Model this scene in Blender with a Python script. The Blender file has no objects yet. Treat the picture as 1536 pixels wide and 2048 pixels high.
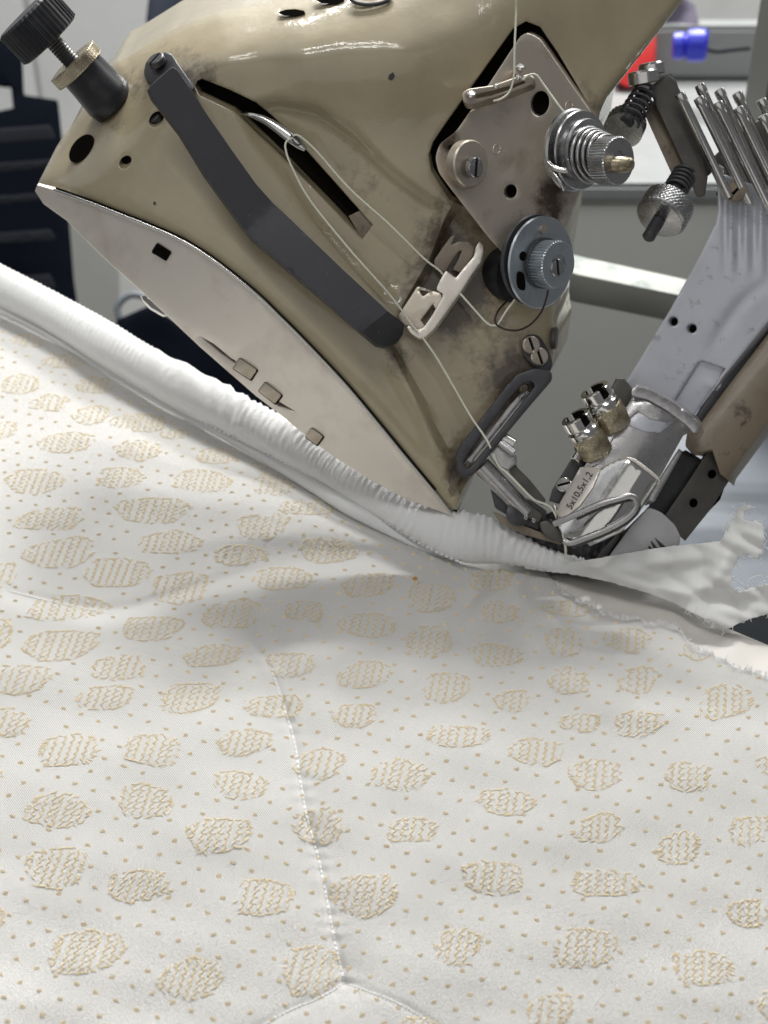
import bpy, bmesh, math, random
import numpy as np
from mathutils import Vector, Matrix
from mathutils.geometry import delaunay_2d_cdt

random.seed(7)
rng = np.random.default_rng(7)
scene = bpy.context.scene
col = scene.collection
pi = math.pi

# ------------------------------------------------------------ camera
PITCH = math.radians(32)
F = 2300.0                      # focal length in photo pixels
S = 0.00016                     # metres per photo pixel on the reference plane
D0 = F * S
CAM = Vector((0, 0, 1.15))
FW = Vector((0, math.cos(PITCH), -math.sin(PITCH)))
UP = Vector((0, math.sin(PITCH), math.cos(PITCH)))
RT = Vector((1, 0, 0))
cd = bpy.data.cameras.new('camera')
cam = bpy.data.objects.new('camera', cd)
col.objects.link(cam)
cam.location = CAM
cam.rotation_euler = (pi / 2 - PITCH, 0, 0)
cd.sensor_fit = 'VERTICAL'
cd.sensor_height = 24
cd.sensor_width = 18
cd.lens = F / 2048 * 24
cd.clip_start = 0.01
cd.clip_end = 50
cd.dof.use_dof = True
cd.dof.focus_distance = 0.343
cd.dof.aperture_fstop = 10.5
scene.camera = cam

# ------------------------------------------------------------ world, lamps, exposure
world = bpy.data.worlds.new('World')
scene.world = world
world.use_nodes = True
wb = world.node_tree.nodes['Background']
wb.inputs[0].default_value = (0.95, 0.96, 1.0, 1)
wb.inputs[1].default_value = 0.135
scene.view_settings.view_transform = 'Standard'
scene.view_settings.look = 'None'
scene.view_settings.exposure = 0.10
scene.view_settings.gamma = 1.0


def lamp(name, loc, target, sx, sy, power, color=(1, 1, 1)):
    ld = bpy.data.lights.new(name, 'AREA')
    ld.shape = 'RECTANGLE'
    ld.size = sx
    ld.size_y = sy
    ld.energy = power
    ld.color = color
    o = bpy.data.objects.new(name, ld)
    col.objects.link(o)
    o.location = loc
    d = Vector(target) - Vector(loc)
    o.rotation_euler = d.to_track_quat('-Z', 'Y').to_euler()
    return o


TGT = (0, 0.33, 0.95)
# ceiling tubes behind the machine and over the viewer, then added fill lamps, unseen
lamp('tube_or_fill_lamp', (0.20, 1.90, 2.34), TGT, 0.6, 0.07, 31, (1, 0.985, 0.96))
lamp('tube_or_fill_lamp', (0.16, 1.30, 2.42), TGT, 0.6, 0.06, 16, (1, 0.985, 0.955))
lamp('tube_or_fill_lamp', (0.16, 1.12, 2.42), TGT, 0.6, 0.06, 16, (1, 0.985, 0.955))
lamp('tube_or_fill_lamp', (-0.35, -0.30, 2.42), TGT, 1.0, 0.04, 3, (1, 0.99, 0.97))
lamp('tube_or_fill_lamp', (-0.35, -0.08, 2.42), TGT, 1.0, 0.04, 3, (1, 0.99, 0.97))
lamp('tube_or_fill_lamp', (1.0, 0.85, 2.2), TGT, 0.35, 1.2, 6.5, (0.98, 0.99, 1))  # added fill from the right, brightens the cloth beside the needle
lamp('tube_or_fill_lamp', (-1.35, 0.55, 2.05), TGT, 1.0, 1.6, 2.5, (0.94, 0.97, 1))  # added broad fill from the left for the face plate
lamp('tube_or_fill_lamp', (-0.5, -1.3, 1.75), TGT, 2.6, 1.5, 5.5, (1, 0.98, 0.95))  # added broad fill behind the viewer, lifts the machine's front
lamp('tube_or_fill_lamp', (-0.4, 2.15, 2.7), (-0.3, 2.1, 0.5), 1.2, 0.1, 16, (1, 0.99, 0.97))  # added unseen lamp that only brightens the background

# ------------------------------------------------------------ helpers


def W(x, y, d):
    return CAM + RT * ((x - 768) / F * d) + UP * ((1024 - y) / F * d) + FW * d


def P(x, y, h=0.0):
    return W(x, y, D0 - h * S)


def PN(a):                       # vectorised, a = (n,3) of x, y, h
    a = np.asarray(a, float)
    d = D0 - a[:, 2] * S
    u = (a[:, 0] - 768) / F * d
    v = (1024 - a[:, 1]) / F * d
    out = np.empty((len(a), 3))
    for k in range(3):
        out[:, k] = CAM[k] + RT[k] * u + UP[k] * v + FW[k] * d
    return out


def hd(d):
    return (D0 - d) / S


def vert(yw):                    # upright plane at world distance yw in front of the camera
    return lambda x, y: hd(yw / (FW.y + UP.y * (1024 - y) / F))


def horiz(zd):                   # level plane zd below the camera
    return lambda x, y: hd(-zd / (FW.z + UP.z * (1024 - y) / F))


ORG = {}


def tag(o, label=None, cat=None, group=None, kind=None):
    if label:
        o['label'] = label
    if cat:
        o['category'] = cat
    if group:
        o['group'] = group
    if kind:
        o['kind'] = kind
    return o


def empty(name, at, label, cat, group=None):
    o = bpy.data.objects.new(name, None)
    o.empty_display_size = 0.01
    col.objects.link(o)
    o.location = at
    ORG[o] = Vector(at)
    tag(o, label, cat, group)
    return o


def mesh_obj(name, verts, faces, m, parent=None, sharp=35, smooth=True, uv=None, attrs=None):
    verts = np.asarray(verts, float)
    c = Vector(((verts.min(0) + verts.max(0)) / 2).tolist())
    me = bpy.data.meshes.new(name)
    me.from_pydata((verts - np.array(c)).tolist(), [], faces)
    me.update()
    if smooth:
        bm = bmesh.new()
        bm.from_mesh(me)
        lim = math.radians(sharp)
        for f in bm.faces:
            f.smooth = True
        for e in bm.edges:
            if len(e.link_faces) == 2:
                e.smooth = e.calc_face_angle(0) < lim
        bm.to_mesh(me)
        bm.free()
    if uv is not None:
        ul = me.uv_layers.new(name='UVMap')
        vi = np.empty(len(me.loops), int)
        me.loops.foreach_get('vertex_index', vi)
        ul.data.foreach_set('uv', np.asarray(uv, float)[vi].ravel())
    if attrs:
        for k, vals in attrs.items():
            a = me.attributes.new(k, 'FLOAT', 'POINT')
            a.data.foreach_set('value', np.asarray(vals, float))
    me.materials.append(m)
    o = bpy.data.objects.new(name, me)
    col.objects.link(o)
    ORG[o] = c
    if parent is not None:
        o.parent = parent
        o.location = c - ORG[parent]
    else:
        o.location = c
    return o


def seg_dist(p, line, closed=True):
    """distance of points p (n,2) to a polyline"""
    L = np.asarray(line, float)
    A = L if closed else L[:-1]
    B = np.roll(L, -1, 0) if closed else L[1:]
    best = np.full(len(p), 1e9)
    for a, b in zip(A, B):
        ab = b - a
        q = ab @ ab
        if q < 1e-12:
            continue
        t = np.clip(((p - a) @ ab) / q, 0, 1)
        dd = np.hypot(*(p - a - t[:, None] * ab).T)
        best = np.minimum(best, dd)
    return best


def inside(p, poly):
    x, y = p[:, 0], p[:, 1]
    r = np.zeros(len(p), bool)
    L = np.asarray(poly, float)
    j = len(L) - 1
    for i in range(len(L)):
        xi, yi = L[i]
        xj, yj = L[j]
        if yi != yj:
            c = ((yi > y) != (yj > y)) & (x < (xj - xi) * (y - yi) / (yj - yi) + xi)
            r ^= c
        j = i
    return r


def dens(line, sp, closed=True):
    L = [np.array(q, float) for q in line]
    out = []
    n = len(L)
    for i in range(n if closed else n - 1):
        a, b = L[i], L[(i + 1) % n]
        k = max(1, int(round(np.hypot(*(b - a)) / sp)))
        for t in range(k):
            out.append(a + (b - a) * t / k)
    if not closed:
        out.append(L[-1])
    return np.array(out)


def spline(pts, step=6.0, closed=False):
    """Catmull-Rom through points of any dimension"""
    Q = [np.array(q, float) for q in pts]
    n = len(Q)
    out = []
    for i in range(n if closed else n - 1):
        if closed:
            p0, p1, p2, p3 = Q[i - 1], Q[i], Q[(i + 1) % n], Q[(i + 2) % n]
        else:
            p1, p2 = Q[i], Q[i + 1]
            p0 = Q[i - 1] if i > 0 else 2 * p1 - p2
            p3 = Q[i + 2] if i + 2 < n else 2 * p2 - p1
        k = max(1, int(np.linalg.norm((p2 - p1)[:3]) / step))
        for t in range(k):
            s = t / k
            out.append(0.5 * (2 * p1 + (p2 - p0) * s + (2 * p0 - 5 * p1 + 4 * p2 - p3) * s * s
                              + (3 * p1 - p0 - 3 * p2 + p3) * s ** 3))
    if not closed:
        out.append(Q[-1])
    return np.array(out)


def rounded(poly, r, n=4):
    """polygon with its corners rounded by radius r"""
    L = [np.array(q, float) for q in poly]
    out = []
    for i in range(len(L)):
        a, b, c = L[i - 1], L[i], L[(i + 1) % len(L)]
        u, v = a - b, c - b
        lu, lv = np.hypot(*u), np.hypot(*v)
        k = min(r, lu * .45, lv * .45)
        p, q = b + u / lu * k, b + v / lv * k
        for t in range(n + 1):
            s = t / n
            out.append((1 - s) ** 2 * p + 2 * s * (1 - s) * b + s * s * q)
    return np.array(out)


def ell(cx, cy, a, b, rot=0, n=28):
    c, s = math.cos(math.radians(rot)), math.sin(math.radians(rot))
    return [(cx + a * math.cos(t) * c - b * math.sin(t) * s, cy + a * math.cos(t) * s + b * math.sin(t) * c)
            for t in np.linspace(0, 2 * pi, n, endpoint=False)]


def hcall(h, p):
    if callable(h):
        try:
            r = h(p[:, 0], p[:, 1])
            return np.broadcast_to(np.asarray(r, float), (len(p),)).copy()
        except Exception:
            return np.array([h(a, b) for a, b in p], float)
    return np.full(len(p), float(h))


def relief(name, outline, h, m, parent=None, holes=(), thick=20, bev=2.5, sp=14, creases=(), rounds=(),
           skew=(0, 0), sharp=35, attrs=None, back=True, uvs=None):
    """a solid whose front face is the surface h over an outline; holes go right through"""
    loops = [dens(outline, sp)] + [dens(q, max(3, sp * .6)) for q in holes]
    loops2d = [np.array(l) for l in loops]
    mn, mx = loops2d[0].min(0), loops2d[0].max(0)
    pts = [l for l in loops2d]
    cons = []
    base = 0
    for l in loops2d:
        n = len(l)
        cons += [(base + i, base + (i + 1) % n) for i in range(n)]
        base += n
    for c in creases:
        l = dens(c, sp, False)
        pts.append(l)
        cons += [(base + i, base + i + 1) for i in range(len(l) - 1)]
        base += len(l)
    extra = []
    for li, l in enumerate(loops2d):
        if bev <= 0:
            continue
        nx = np.roll(l, -1, 0) - np.roll(l, 1, 0)
        nn = np.stack([-nx[:, 1], nx[:, 0]], 1)
        nn /= np.maximum(np.hypot(nn[:, 0], nn[:, 1]), 1e-9)[:, None]
        for k in (bev * .35, bev):
            for sgn in (1, -1):
                q = l + nn * k * sgn
                ok = inside(q, loops2d[0])
                for hl in loops2d[1:]:
                    ok &= ~inside(q, hl)
                for l2 in loops2d:
                    ok &= seg_dist(q, l2) > k * .8
                extra.append(q[ok])
    for (line, R, amt) in rounds:
        L = dens(line, sp, False)
        nx = np.gradient(L, axis=0)
        nn = np.stack([-nx[:, 1], nx[:, 0]], 1)
        nn /= np.maximum(np.hypot(nn[:, 0], nn[:, 1]), 1e-9)[:, None]
        for k in (.04, .12, .25, .42, .65):
            for sgn in (1, -1):
                q = L + nn * k * R * sgn
                ok = inside(q, loops2d[0])
                for l2 in loops2d:
                    ok &= seg_dist(q, l2) > k * R * .7
                extra.append(q[ok])
    gx = np.arange(mn[0] + sp / 2, mx[0], sp)
    gy = np.arange(mn[1] + sp / 2, mx[1], sp * .87)
    g = []
    for j, yy in enumerate(gy):
        g.append(np.stack([gx + (sp / 2 if j % 2 else 0), np.full(len(gx), yy)], 1))
    if g and len(gx):
        g = np.concatenate(g)
        ok = inside(g, loops2d[0])
        for hl in loops2d[1:]:
            ok &= ~inside(g, hl)
        g = g[ok]
        for l2 in loops2d:
            if len(g):
                g = g[seg_dist(g, l2) > max(sp * .45, bev * 1.3)]
        extra.append(g)
    allp = np.concatenate(pts + extra)
    res = delaunay_2d_cdt([Vector(q) for q in allp.tolist()], cons, [], 0, 1e-4)
    v2 = np.array([[q[0], q[1]] for q in res[0]])
    tri = np.array([f for f in res[2] if len(f) == 3])
    cen = v2[tri].mean(1)
    ok = inside(cen, loops2d[0])
    for hl in loops2d[1:]:
        ok &= ~inside(cen, hl)
    tri = tri[ok]
    used = np.unique(tri)
    remap = -np.ones(len(v2), int)
    remap[used] = np.arange(len(used))
    v2 = v2[used]
    tri = remap[tri]
    a, b, c = v2[tri[:, 0]], v2[tri[:, 1]], v2[tri[:, 2]]
    cr = (b[:, 0] - a[:, 0]) * (c[:, 1] - a[:, 1]) - (b[:, 1] - a[:, 1]) * (c[:, 0] - a[:, 0])
    tri = tri[np.abs(cr) > 1e-6]
    cr = cr[np.abs(cr) > 1e-6]
    flip = cr > 0                      # image y runs down: make the front face the camera
    tri[flip] = tri[flip][:, ::-1]
    hv = hcall(h, v2)
    if bev > 0:
        dd = np.full(len(v2), 1e9)
        for l in loops2d:
            dd = np.minimum(dd, seg_dist(v2, l))
        t = np.clip(1 - dd / bev, 0, 1)
        hv -= bev * (1 - np.sqrt(1 - t * t * .999))
    for (line, R, amt) in rounds:
        t = np.clip(1 - seg_dist(v2, line, False) / R, 0, 1)
        hv -= amt * (1 - np.sqrt(1 - t * t * .98))
    n = len(v2)
    front = np.column_stack([v2, hv])
    tk = hcall(thick, v2) if callable(thick) else thick
    bk = np.column_stack([v2 + np.array(skew), hv - tk])
    faces = tri.tolist()
    cnt = {}
    for f in faces:
        for i in range(3):
            e = (f[i], f[(i + 1) % 3])
            cnt[e] = 1
    walls = [(e[1], e[0], e[0] + n, e[1] + n) for e in cnt if (e[1], e[0]) not in cnt]
    if back:
        faces += (tri[:, ::-1] + n).tolist()
    faces += [list(w) for w in walls]
    V = PN(np.concatenate([front, bk]))
    at = None
    if attrs:
        at = {k: np.tile(hcall(f, v2), 2) for k, f in attrs.items()}
    uv = None
    if uvs:
        uv = np.tile(v2 / uvs, (2, 1))
    return mesh_obj(name, V, faces, m, parent, sharp=sharp, attrs=at, uv=uv)


def frame(pos, axis, hint=(0, -1, 0)):
    x, y, h = pos
    d = D0 - h * S
    sc = d / F
    def cv(a):
        return RT * a[0] - UP * a[1] - FW * a[2]
    z = cv(axis).normalized()
    yv = cv(hint)
    xv = yv.cross(z)
    if xv.length < 1e-4:
        xv = cv((1, 0, 0.01)).cross(z)
    xv.normalize()
    yv = z.cross(xv)
    M = Matrix((( xv[0] * sc, yv[0] * sc, z[0] * sc, 0), (xv[1] * sc, yv[1] * sc, z[1] * sc, 0),
                (xv[2] * sc, yv[2] * sc, z[2] * sc, 0), (0, 0, 0, 1)))
    M.translation = P(x, y, h)
    return M


def lathe_mesh(profile, seg=40, rfun=None):
    V, Fc = [], []
    m = len(profile)
    for i, (r, z) in enumerate(profile):
        for k in range(seg):
            a = 2 * pi * k / seg
            rr = r if rfun is None else rfun(i, r, z, k, a)
            V.append((rr * math.cos(a), rr * math.sin(a), z))
    for i in range(m - 1):
        for k in range(seg):
            k2 = (k + 1) % seg
            Fc.append((i * seg + k, i * seg + k2, (i + 1) * seg + k2, (i + 1) * seg + k))
    Fc.append(tuple(range(seg))[::-1])
    Fc.append(tuple((m - 1) * seg + k for k in range(seg)))
    return V, Fc


def lathe(name, pos, axis, profile, m, parent=None, seg=40, rfun=None, sharp=32):
    V, Fc = lathe_mesh(profile, seg, rfun)
    M = frame(pos, axis)
    return mesh_obj(name, [tuple(M @ Vector(v)) for v in V], Fc, m, parent, sharp=sharp)


def cyl(name, pos, axis, r, L, m, parent=None, bev=1.5, seg=36, r2=None):
    r2 = r if r2 is None else r2
    return lathe(name, pos, axis, [(max(r - bev, .1), 0), (r, bev), (r2, L - bev), (max(r2 - bev, .1), L)], m, parent, seg)


def knurled(name, pos, axis, r, L, m, parent=None, teeth=44, depth=2.2, bev=4, inner=0):
    prof = [(r - bev, 0), (r, bev * .6), (r, L - bev * .8), (r - bev, L)]
    if inner:
        prof.append((inner, L))
        prof.append((inner * .98, L - 4))
    seg = teeth * 4
    def rf(i, rr, z, k, a):
        if 1 <= i <= 2:
            return rr - (depth if k % 4 >= 2 else 0)
        return rr
    return lathe(name, pos, axis, prof, m, parent, seg, rf, sharp=28)


def diamond(name, pos, axis, prof_ends, r, L, m, parent=None, n=34, depth=1.8, steps=14, r2=None):
    """diamond knurl: lathe with crossed helical grooves; prof_ends = (front profile, rear profile)"""
    r2 = r2 or r
    prof = list(prof_ends[0]) + [(r + (r2 - r) * i / steps, L * i / steps) for i in range(steps + 1)] + list(prof_ends[1])
    a0 = len(prof_ends[0])
    def rf(i, rr, z, k, a):
        if a0 <= i <= a0 + steps:
            q = 2 * pi * z / (2 * pi * r / n)
            g = max(math.cos(n * a + q), math.cos(n * a - q))
            return rr - depth * max(0, g) ** 2
        return rr
    return lathe(name, pos, axis, prof, m, parent, n * 5, rf, sharp=50)


def screw(name, pos, axis, r, L, m, parent=None, ang=0, slot=.16, depth=6):
    """slotted screw head: two half rounds on a disc, a real slot between them"""
    V, Fc = [], []
    v, f = lathe_mesh([(r * .96, -1), (r, 0), (r, L - depth), (r * .9, L - depth + .2)], 28)
    V += v
    Fc += f
    for sgn in (1, -1):
        ring = []
        a0 = math.asin(slot)
        for k in range(15):
            a = a0 + (pi - 2 * a0) * k / 14
            ring.append((math.cos(a), sgn * math.sin(a)))
        if sgn < 0:
            ring = ring[::-1]
        b = len(V)
        n = len(ring)
        for (zz, q) in ((L - depth, .995), (L - 1.5, .995), (L, .88)):
            for (x, y) in ring:
                yy = y * q if abs(y) > slot * 1.05 else sgn * slot
                V.append((x * r * q, yy * r, zz))
        for i in range(2):
            for k in range(n):
                k2 = (k + 1) % n
                Fc.append((b + i * n + k, b + i * n + k2, b + (i + 1) * n + k2, b + (i + 1) * n + k))
        Fc.append(tuple(b + 2 * n + k for k in range(n)))
    M = frame(pos, axis) @ Matrix.Rotation(math.radians(ang), 4, 'Z')
    o = mesh_obj(name, [tuple(M @ Vector(q)) for q in V], Fc, m, parent, sharp=25)
    o.data.materials.append(bpy.data.materials['cavity_shade'])
    o.data.polygons[len(f) - 1].material_index = 1  # slot floor coloured black for the shade inside the slot
    return o


def sweep(path, sec, closed_ends=True):
    """path (n,>=4): x,y,h,r in picture units; sec(i, s, ang)->(radius factor) ; returns verts, faces"""
    pass


def tube(name, pts, r, m, parent=None, n=8, step=5.0, smooth=True, disp=None, flat=1.0, sharp=60, kind=None, twist=0, world=False, uv=False):
    """pts rows x,y,h[,r]; a swept solid; disp(s, a) adds to the radius (picture units)"""
    A = np.array([list(p) + ([r] if len(p) < 4 else []) for p in pts], float)
    if smooth:
        A = spline(A, step)
    X = PN(A[:, :3])
    sc = (D0 - A[:, 2] * S) / F
    T = np.gradient(X, axis=0)
    T /= np.linalg.norm(T, axis=1)[:, None]
    fw = np.array(FW)
    Bv = -fw[None] + (T @ fw)[:, None] * T
    ln = np.linalg.norm(Bv, axis=1)
    Bv /= np.maximum(ln, 1e-6)[:, None]
    Nv = np.cross(T, Bv)
    ds = np.linalg.norm(np.diff(X, axis=0), axis=1) / sc[1:]
    s = np.concatenate([[0], np.cumsum(ds)])
    V, Fc, UVs = [], [], []
    ang = np.linspace(0, 2 * pi, n, endpoint=False)
    for i in range(len(X)):
        rr = np.full(n, A[i, 3])
        if disp is not None:
            rr = rr + np.array([disp(s[i], a) for a in ang])
        ca, sa = np.cos(ang + twist), np.sin(ang + twist) * flat
        V.append(X[i] + sc[i] * (rr * ca)[:, None] * Nv[i] + sc[i] * (rr * sa)[:, None] * Bv[i])
        UVs.append(np.stack([np.full(n, s[i] / 100), ang], 1))
    V = np.concatenate(V)
    for i in range(len(X) - 1):
        for k in range(n):
            k2 = (k + 1) % n
            Fc.append((i * n + k, i * n + k2, (i + 1) * n + k2, (i + 1) * n + k))
    Fc.append(tuple(range(n))[::-1])
    Fc.append(tuple((len(X) - 1) * n + k for k in range(n)))
    o = mesh_obj(name, V, Fc, m, parent, sharp=sharp, uv=np.concatenate(UVs) if uv else None)
    if kind:
        o['kind'] = kind
    return o


def helix(name, pos, axis, r, r2, L, turns, wire, m, parent=None, n=8, per=22):
    M = frame(pos, axis)
    N = int(turns * per)
    pts = []
    for i in range(N + 1):
        t = i / N
        a = 2 * pi * turns * t
        rr = r + (r2 - r) * t
        pts.append(Vector((rr * math.cos(a), rr * math.sin(a), L * t)))
    V, Fc = [], []
    for i, p in enumerate(pts):
        q = pts[min(i + 1, N)] - pts[max(i - 1, 0)]
        q.normalize()
        rad = Vector((p.x, p.y, 0)).normalized()
        b = q.cross(rad)
        for k in range(n):
            a = 2 * pi * k / n
            V.append(tuple(M @ (p + rad * wire * math.cos(a) + b * wire * math.sin(a))))
    for i in range(N):
        for k in range(n):
            k2 = (k + 1) % n
            Fc.append((i * n + k, i * n + k2, (i + 1) * n + k2, (i + 1) * n + k))
    Fc.append(tuple(range(n))[::-1])
    Fc.append(tuple(N * n + k for k in range(n)))
    return mesh_obj(name, V, Fc, m, parent, sharp=60)


def pick(V, sub):
    return V


# ------------------------------------------------------------ materials


def mat(name, color, rough=.5, metal=0.0, bump=None, dirt=None, coat=0, grime=None, rvar=0, sheen=0, aniso=None, scratch=None, sss=0):
    m = bpy.data.materials.new(name)
    m.use_nodes = True
    nt = m.node_tree
    N, L = nt.nodes, nt.links
    b = N['Principled BSDF']
    b.inputs['Roughness'].default_value = rough
    b.inputs['Metallic'].default_value = metal
    b.inputs['Coat Weight'].default_value = coat
    b.inputs['Coat Roughness'].default_value = 0.07
    if sheen:
        b.inputs['Sheen Weight'].default_value = sheen
    tc = N.new('ShaderNodeTexCoord')
    cur = None
    rgb = N.new('ShaderNodeRGB')
    rgb.outputs[0].default_value = (*color, 1)
    cur = rgb.outputs[0]

    def noise(scale, detail=6, rr=.6, stretch=None):
        n = N.new('ShaderNodeTexNoise')
        n.inputs['Scale'].default_value = scale
        n.inputs['Detail'].default_value = detail
        n.inputs['Roughness'].default_value = rr
        if stretch:
            mp = N.new('ShaderNodeMapping')
            mp.inputs['Scale'].default_value = stretch
            mp.inputs['Rotation'].default_value = (0.3, 0.5, 0.8)
            L.new(tc.outputs['Object'], mp.inputs[0])
            L.new(mp.outputs[0], n.inputs['Vector'])
        else:
            L.new(tc.outputs['Object'], n.inputs['Vector'])
        return n.outputs['Fac']

    def ramp(src, lo, hi):
        r = N.new('ShaderNodeMapRange')
        r.inputs['From Min'].default_value = lo
        r.inputs['From Max'].default_value = hi
        L.new(src, r.inputs['Value'])
        return r.outputs[0]

    def mixc(fac, a, colr):
        x = N.new('ShaderNodeMix')
        x.data_type = 'RGBA'
        L.new(fac, x.inputs['Factor'])
        L.new(a, x.inputs['A'])
        x.inputs['B'].default_value = (*colr, 1)
        return x.outputs['Result']

    def mul(a, v):
        x = N.new('ShaderNodeMath')
        x.operation = 'MULTIPLY'
        L.new(a, x.inputs[0])
        if isinstance(v, (int, float)):
            x.inputs[1].default_value = v
        else:
            L.new(v, x.inputs[1])
        return x.outputs[0]

    if dirt:
        for (dc, sc_, lo, hi, amt) in dirt:
            cur = mixc(mul(ramp(noise(sc_), lo, hi), amt), cur, dc)
    if scratch:
        dc, sc_, amt = scratch
        cur = mixc(mul(ramp(noise(sc_, 3, .7, (1, 12, 1)), .62, .72), amt), cur, dc)
    if grime:
        gc, amt = grime
        at = N.new('ShaderNodeAttribute')
        at.attribute_name = 'grime'
        nz = noise(230, 8, .7)
        ad = N.new('ShaderNodeMath')
        ad.operation = 'ADD'
        L.new(at.outputs['Fac'], ad.inputs[0])
        L.new(nz, ad.inputs[1])
        f = mul(ramp(ad.outputs[0], .76, 1.16), amt)
        cur = mixc(f, cur, gc)
        rf = N.new('ShaderNodeMapRange')
        rf.inputs['To Min'].default_value = rough
        rf.inputs['To Max'].default_value = .75
        L.new(f, rf.inputs['Value'])
        L.new(rf.outputs[0], b.inputs['Roughness'])
    elif rvar:
        rf = N.new('ShaderNodeMapRange')
        rf.inputs['From Min'].default_value = .35
        rf.inputs['From Max'].default_value = .65
        rf.inputs['To Min'].default_value = max(.02, rough - rvar)
        rf.inputs['To Max'].default_value = rough + rvar
        L.new(noise(300, 5), rf.inputs['Value'])
        L.new(rf.outputs[0], b.inputs['Roughness'])
    L.new(cur, b.inputs['Base Color'])
    if bump:
        prev = None
        for (sc_, st, stretch) in bump:
            bp = N.new('ShaderNodeBump')
            bp.inputs['Strength'].default_value = st
            bp.inputs['Distance'].default_value = 0.0004
            L.new(noise(sc_, 4, .6, stretch), bp.inputs['Height'])
            if prev:
                L.new(prev, bp.inputs['Normal'])
            prev = bp.outputs[0]
        L.new(prev, b.inputs['Normal'])
        L.new(prev, b.inputs['Coat Normal'])
    return m


M_beige = mat('beige_enamel', (0.37, 0.315, 0.205), .42, 0, bump=[(90, .24, None), (330, .18, None)],
              dirt=[((0.25, 0.205, 0.14), 22, .50, .72, .4), ((0.27, 0.235, 0.16), 60, .45, .7, .5)], coat=.9, grime=((0.055, 0.038, 0.022), .95))
M_inside = mat('cavity_shade', (0.008, 0.007, 0.006), 1)  # flat black that paints shade into holes, slots and gaps
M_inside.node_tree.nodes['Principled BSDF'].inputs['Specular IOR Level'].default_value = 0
M_cream = mat('brushed_face_plate', (0.80, 0.75, 0.68), .36, .55, bump=[(900, .06, (1, 8, 1))],
              dirt=[((0.50, 0.43, 0.36), 45, .5, .75, .6)], scratch=((0.15, 0.11, 0.08), 90, .0))
M_nickel = mat('worn_nickel', (0.57, 0.51, 0.43), .38, .8, bump=[(700, .12, None)],
               dirt=[((0.20, 0.15, 0.10), 70, .52, .72, .6)], rvar=.08, grime=((0.05, 0.03, 0.02), .9))
M_steel = mat('polished_steel', (0.62, 0.61, 0.59), .2, 1, bump=[(600, .05, None)], rvar=.06)
M_chrome = mat('bright_chrome', (0.74, 0.73, 0.70), .15, 1, bump=[(300, .03, None)], rvar=.04)
M_knob = mat('knurled_steel', (0.42, 0.42, 0.42), .28, .95, dirt=[((0.18, 0.17, 0.16), 200, .5, .7, .5)], rvar=.05)
M_disc = mat('bluish_steel_disc', (0.44, 0.48, 0.51), .33, .85, bump=[(500, .1, (1, 10, 1))], dirt=[((0.2, 0.21, 0.22), 120, .5, .75, .5)])
M_brass = mat('worn_brass', (0.52, 0.46, 0.33), .32, .75, dirt=[((0.14, 0.10, 0.06), 160, .48, .66, .8)], rvar=.08)
M_dark = mat('blackened_steel', (0.055, 0.056, 0.062), .42, .3, bump=[(900, .08, None)], dirt=[((0.10, 0.095, 0.09), 120, .5, .7, .5)])
M_bar = mat('dark_grey_bar', (0.030, 0.031, 0.038), .36, .15, bump=[(1200, .05, None)], dirt=[((0.10, 0.10, 0.105), 80, .5, .75, .12), ((0.35, 0.34, 0.32), 700, .70, .74, .6)])
M_black = mat('black_plastic', (0.016, 0.017, 0.020), .38, 0, dirt=[((0.07, 0.07, 0.072), 130, .5, .7, .5)])
M_alu = mat('cast_aluminium', (0.57, 0.585, 0.635), .40, .4, bump=[(260, .15, None)], dirt=[((0.42, 0.44, 0.49), 50, .45, .75, .6), ((0.25, 0.25, 0.26), 260, .60, .70, .6)])
M_satin = mat('satin_steel', (0.47, 0.46, 0.46), .3, .85, bump=[(500, .06, (1, 8, 1))], rvar=.08, dirt=[((0.3, 0.29, 0.28), 60, .5, .7, .5)])
M_brown = mat('stained_brown_enamel', (0.215, 0.175, 0.125), .45, 0, bump=[(80, .3, None), (500, .15, None)],
              dirt=[((0.10, 0.07, 0.045), 28, .5, .7, .8), ((0.06, 0.04, 0.03), 90, .60, .66, .8)], coat=.1)
M_plate = mat('grey_steel_bracket', (0.115, 0.108, 0.098), .5, .5, dirt=[((0.05, 0.05, 0.05), 60, .5, .7, .7)])
M_thread = mat('ivory_thread', (0.74, 0.74, 0.62), .8)
M_wire = mat('dark_spring_wire', (0.06, 0.04, 0.035), .35, .7)
M_labeltxt = mat('engraved_ink', (0.03, 0.025, 0.02), .6)

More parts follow.
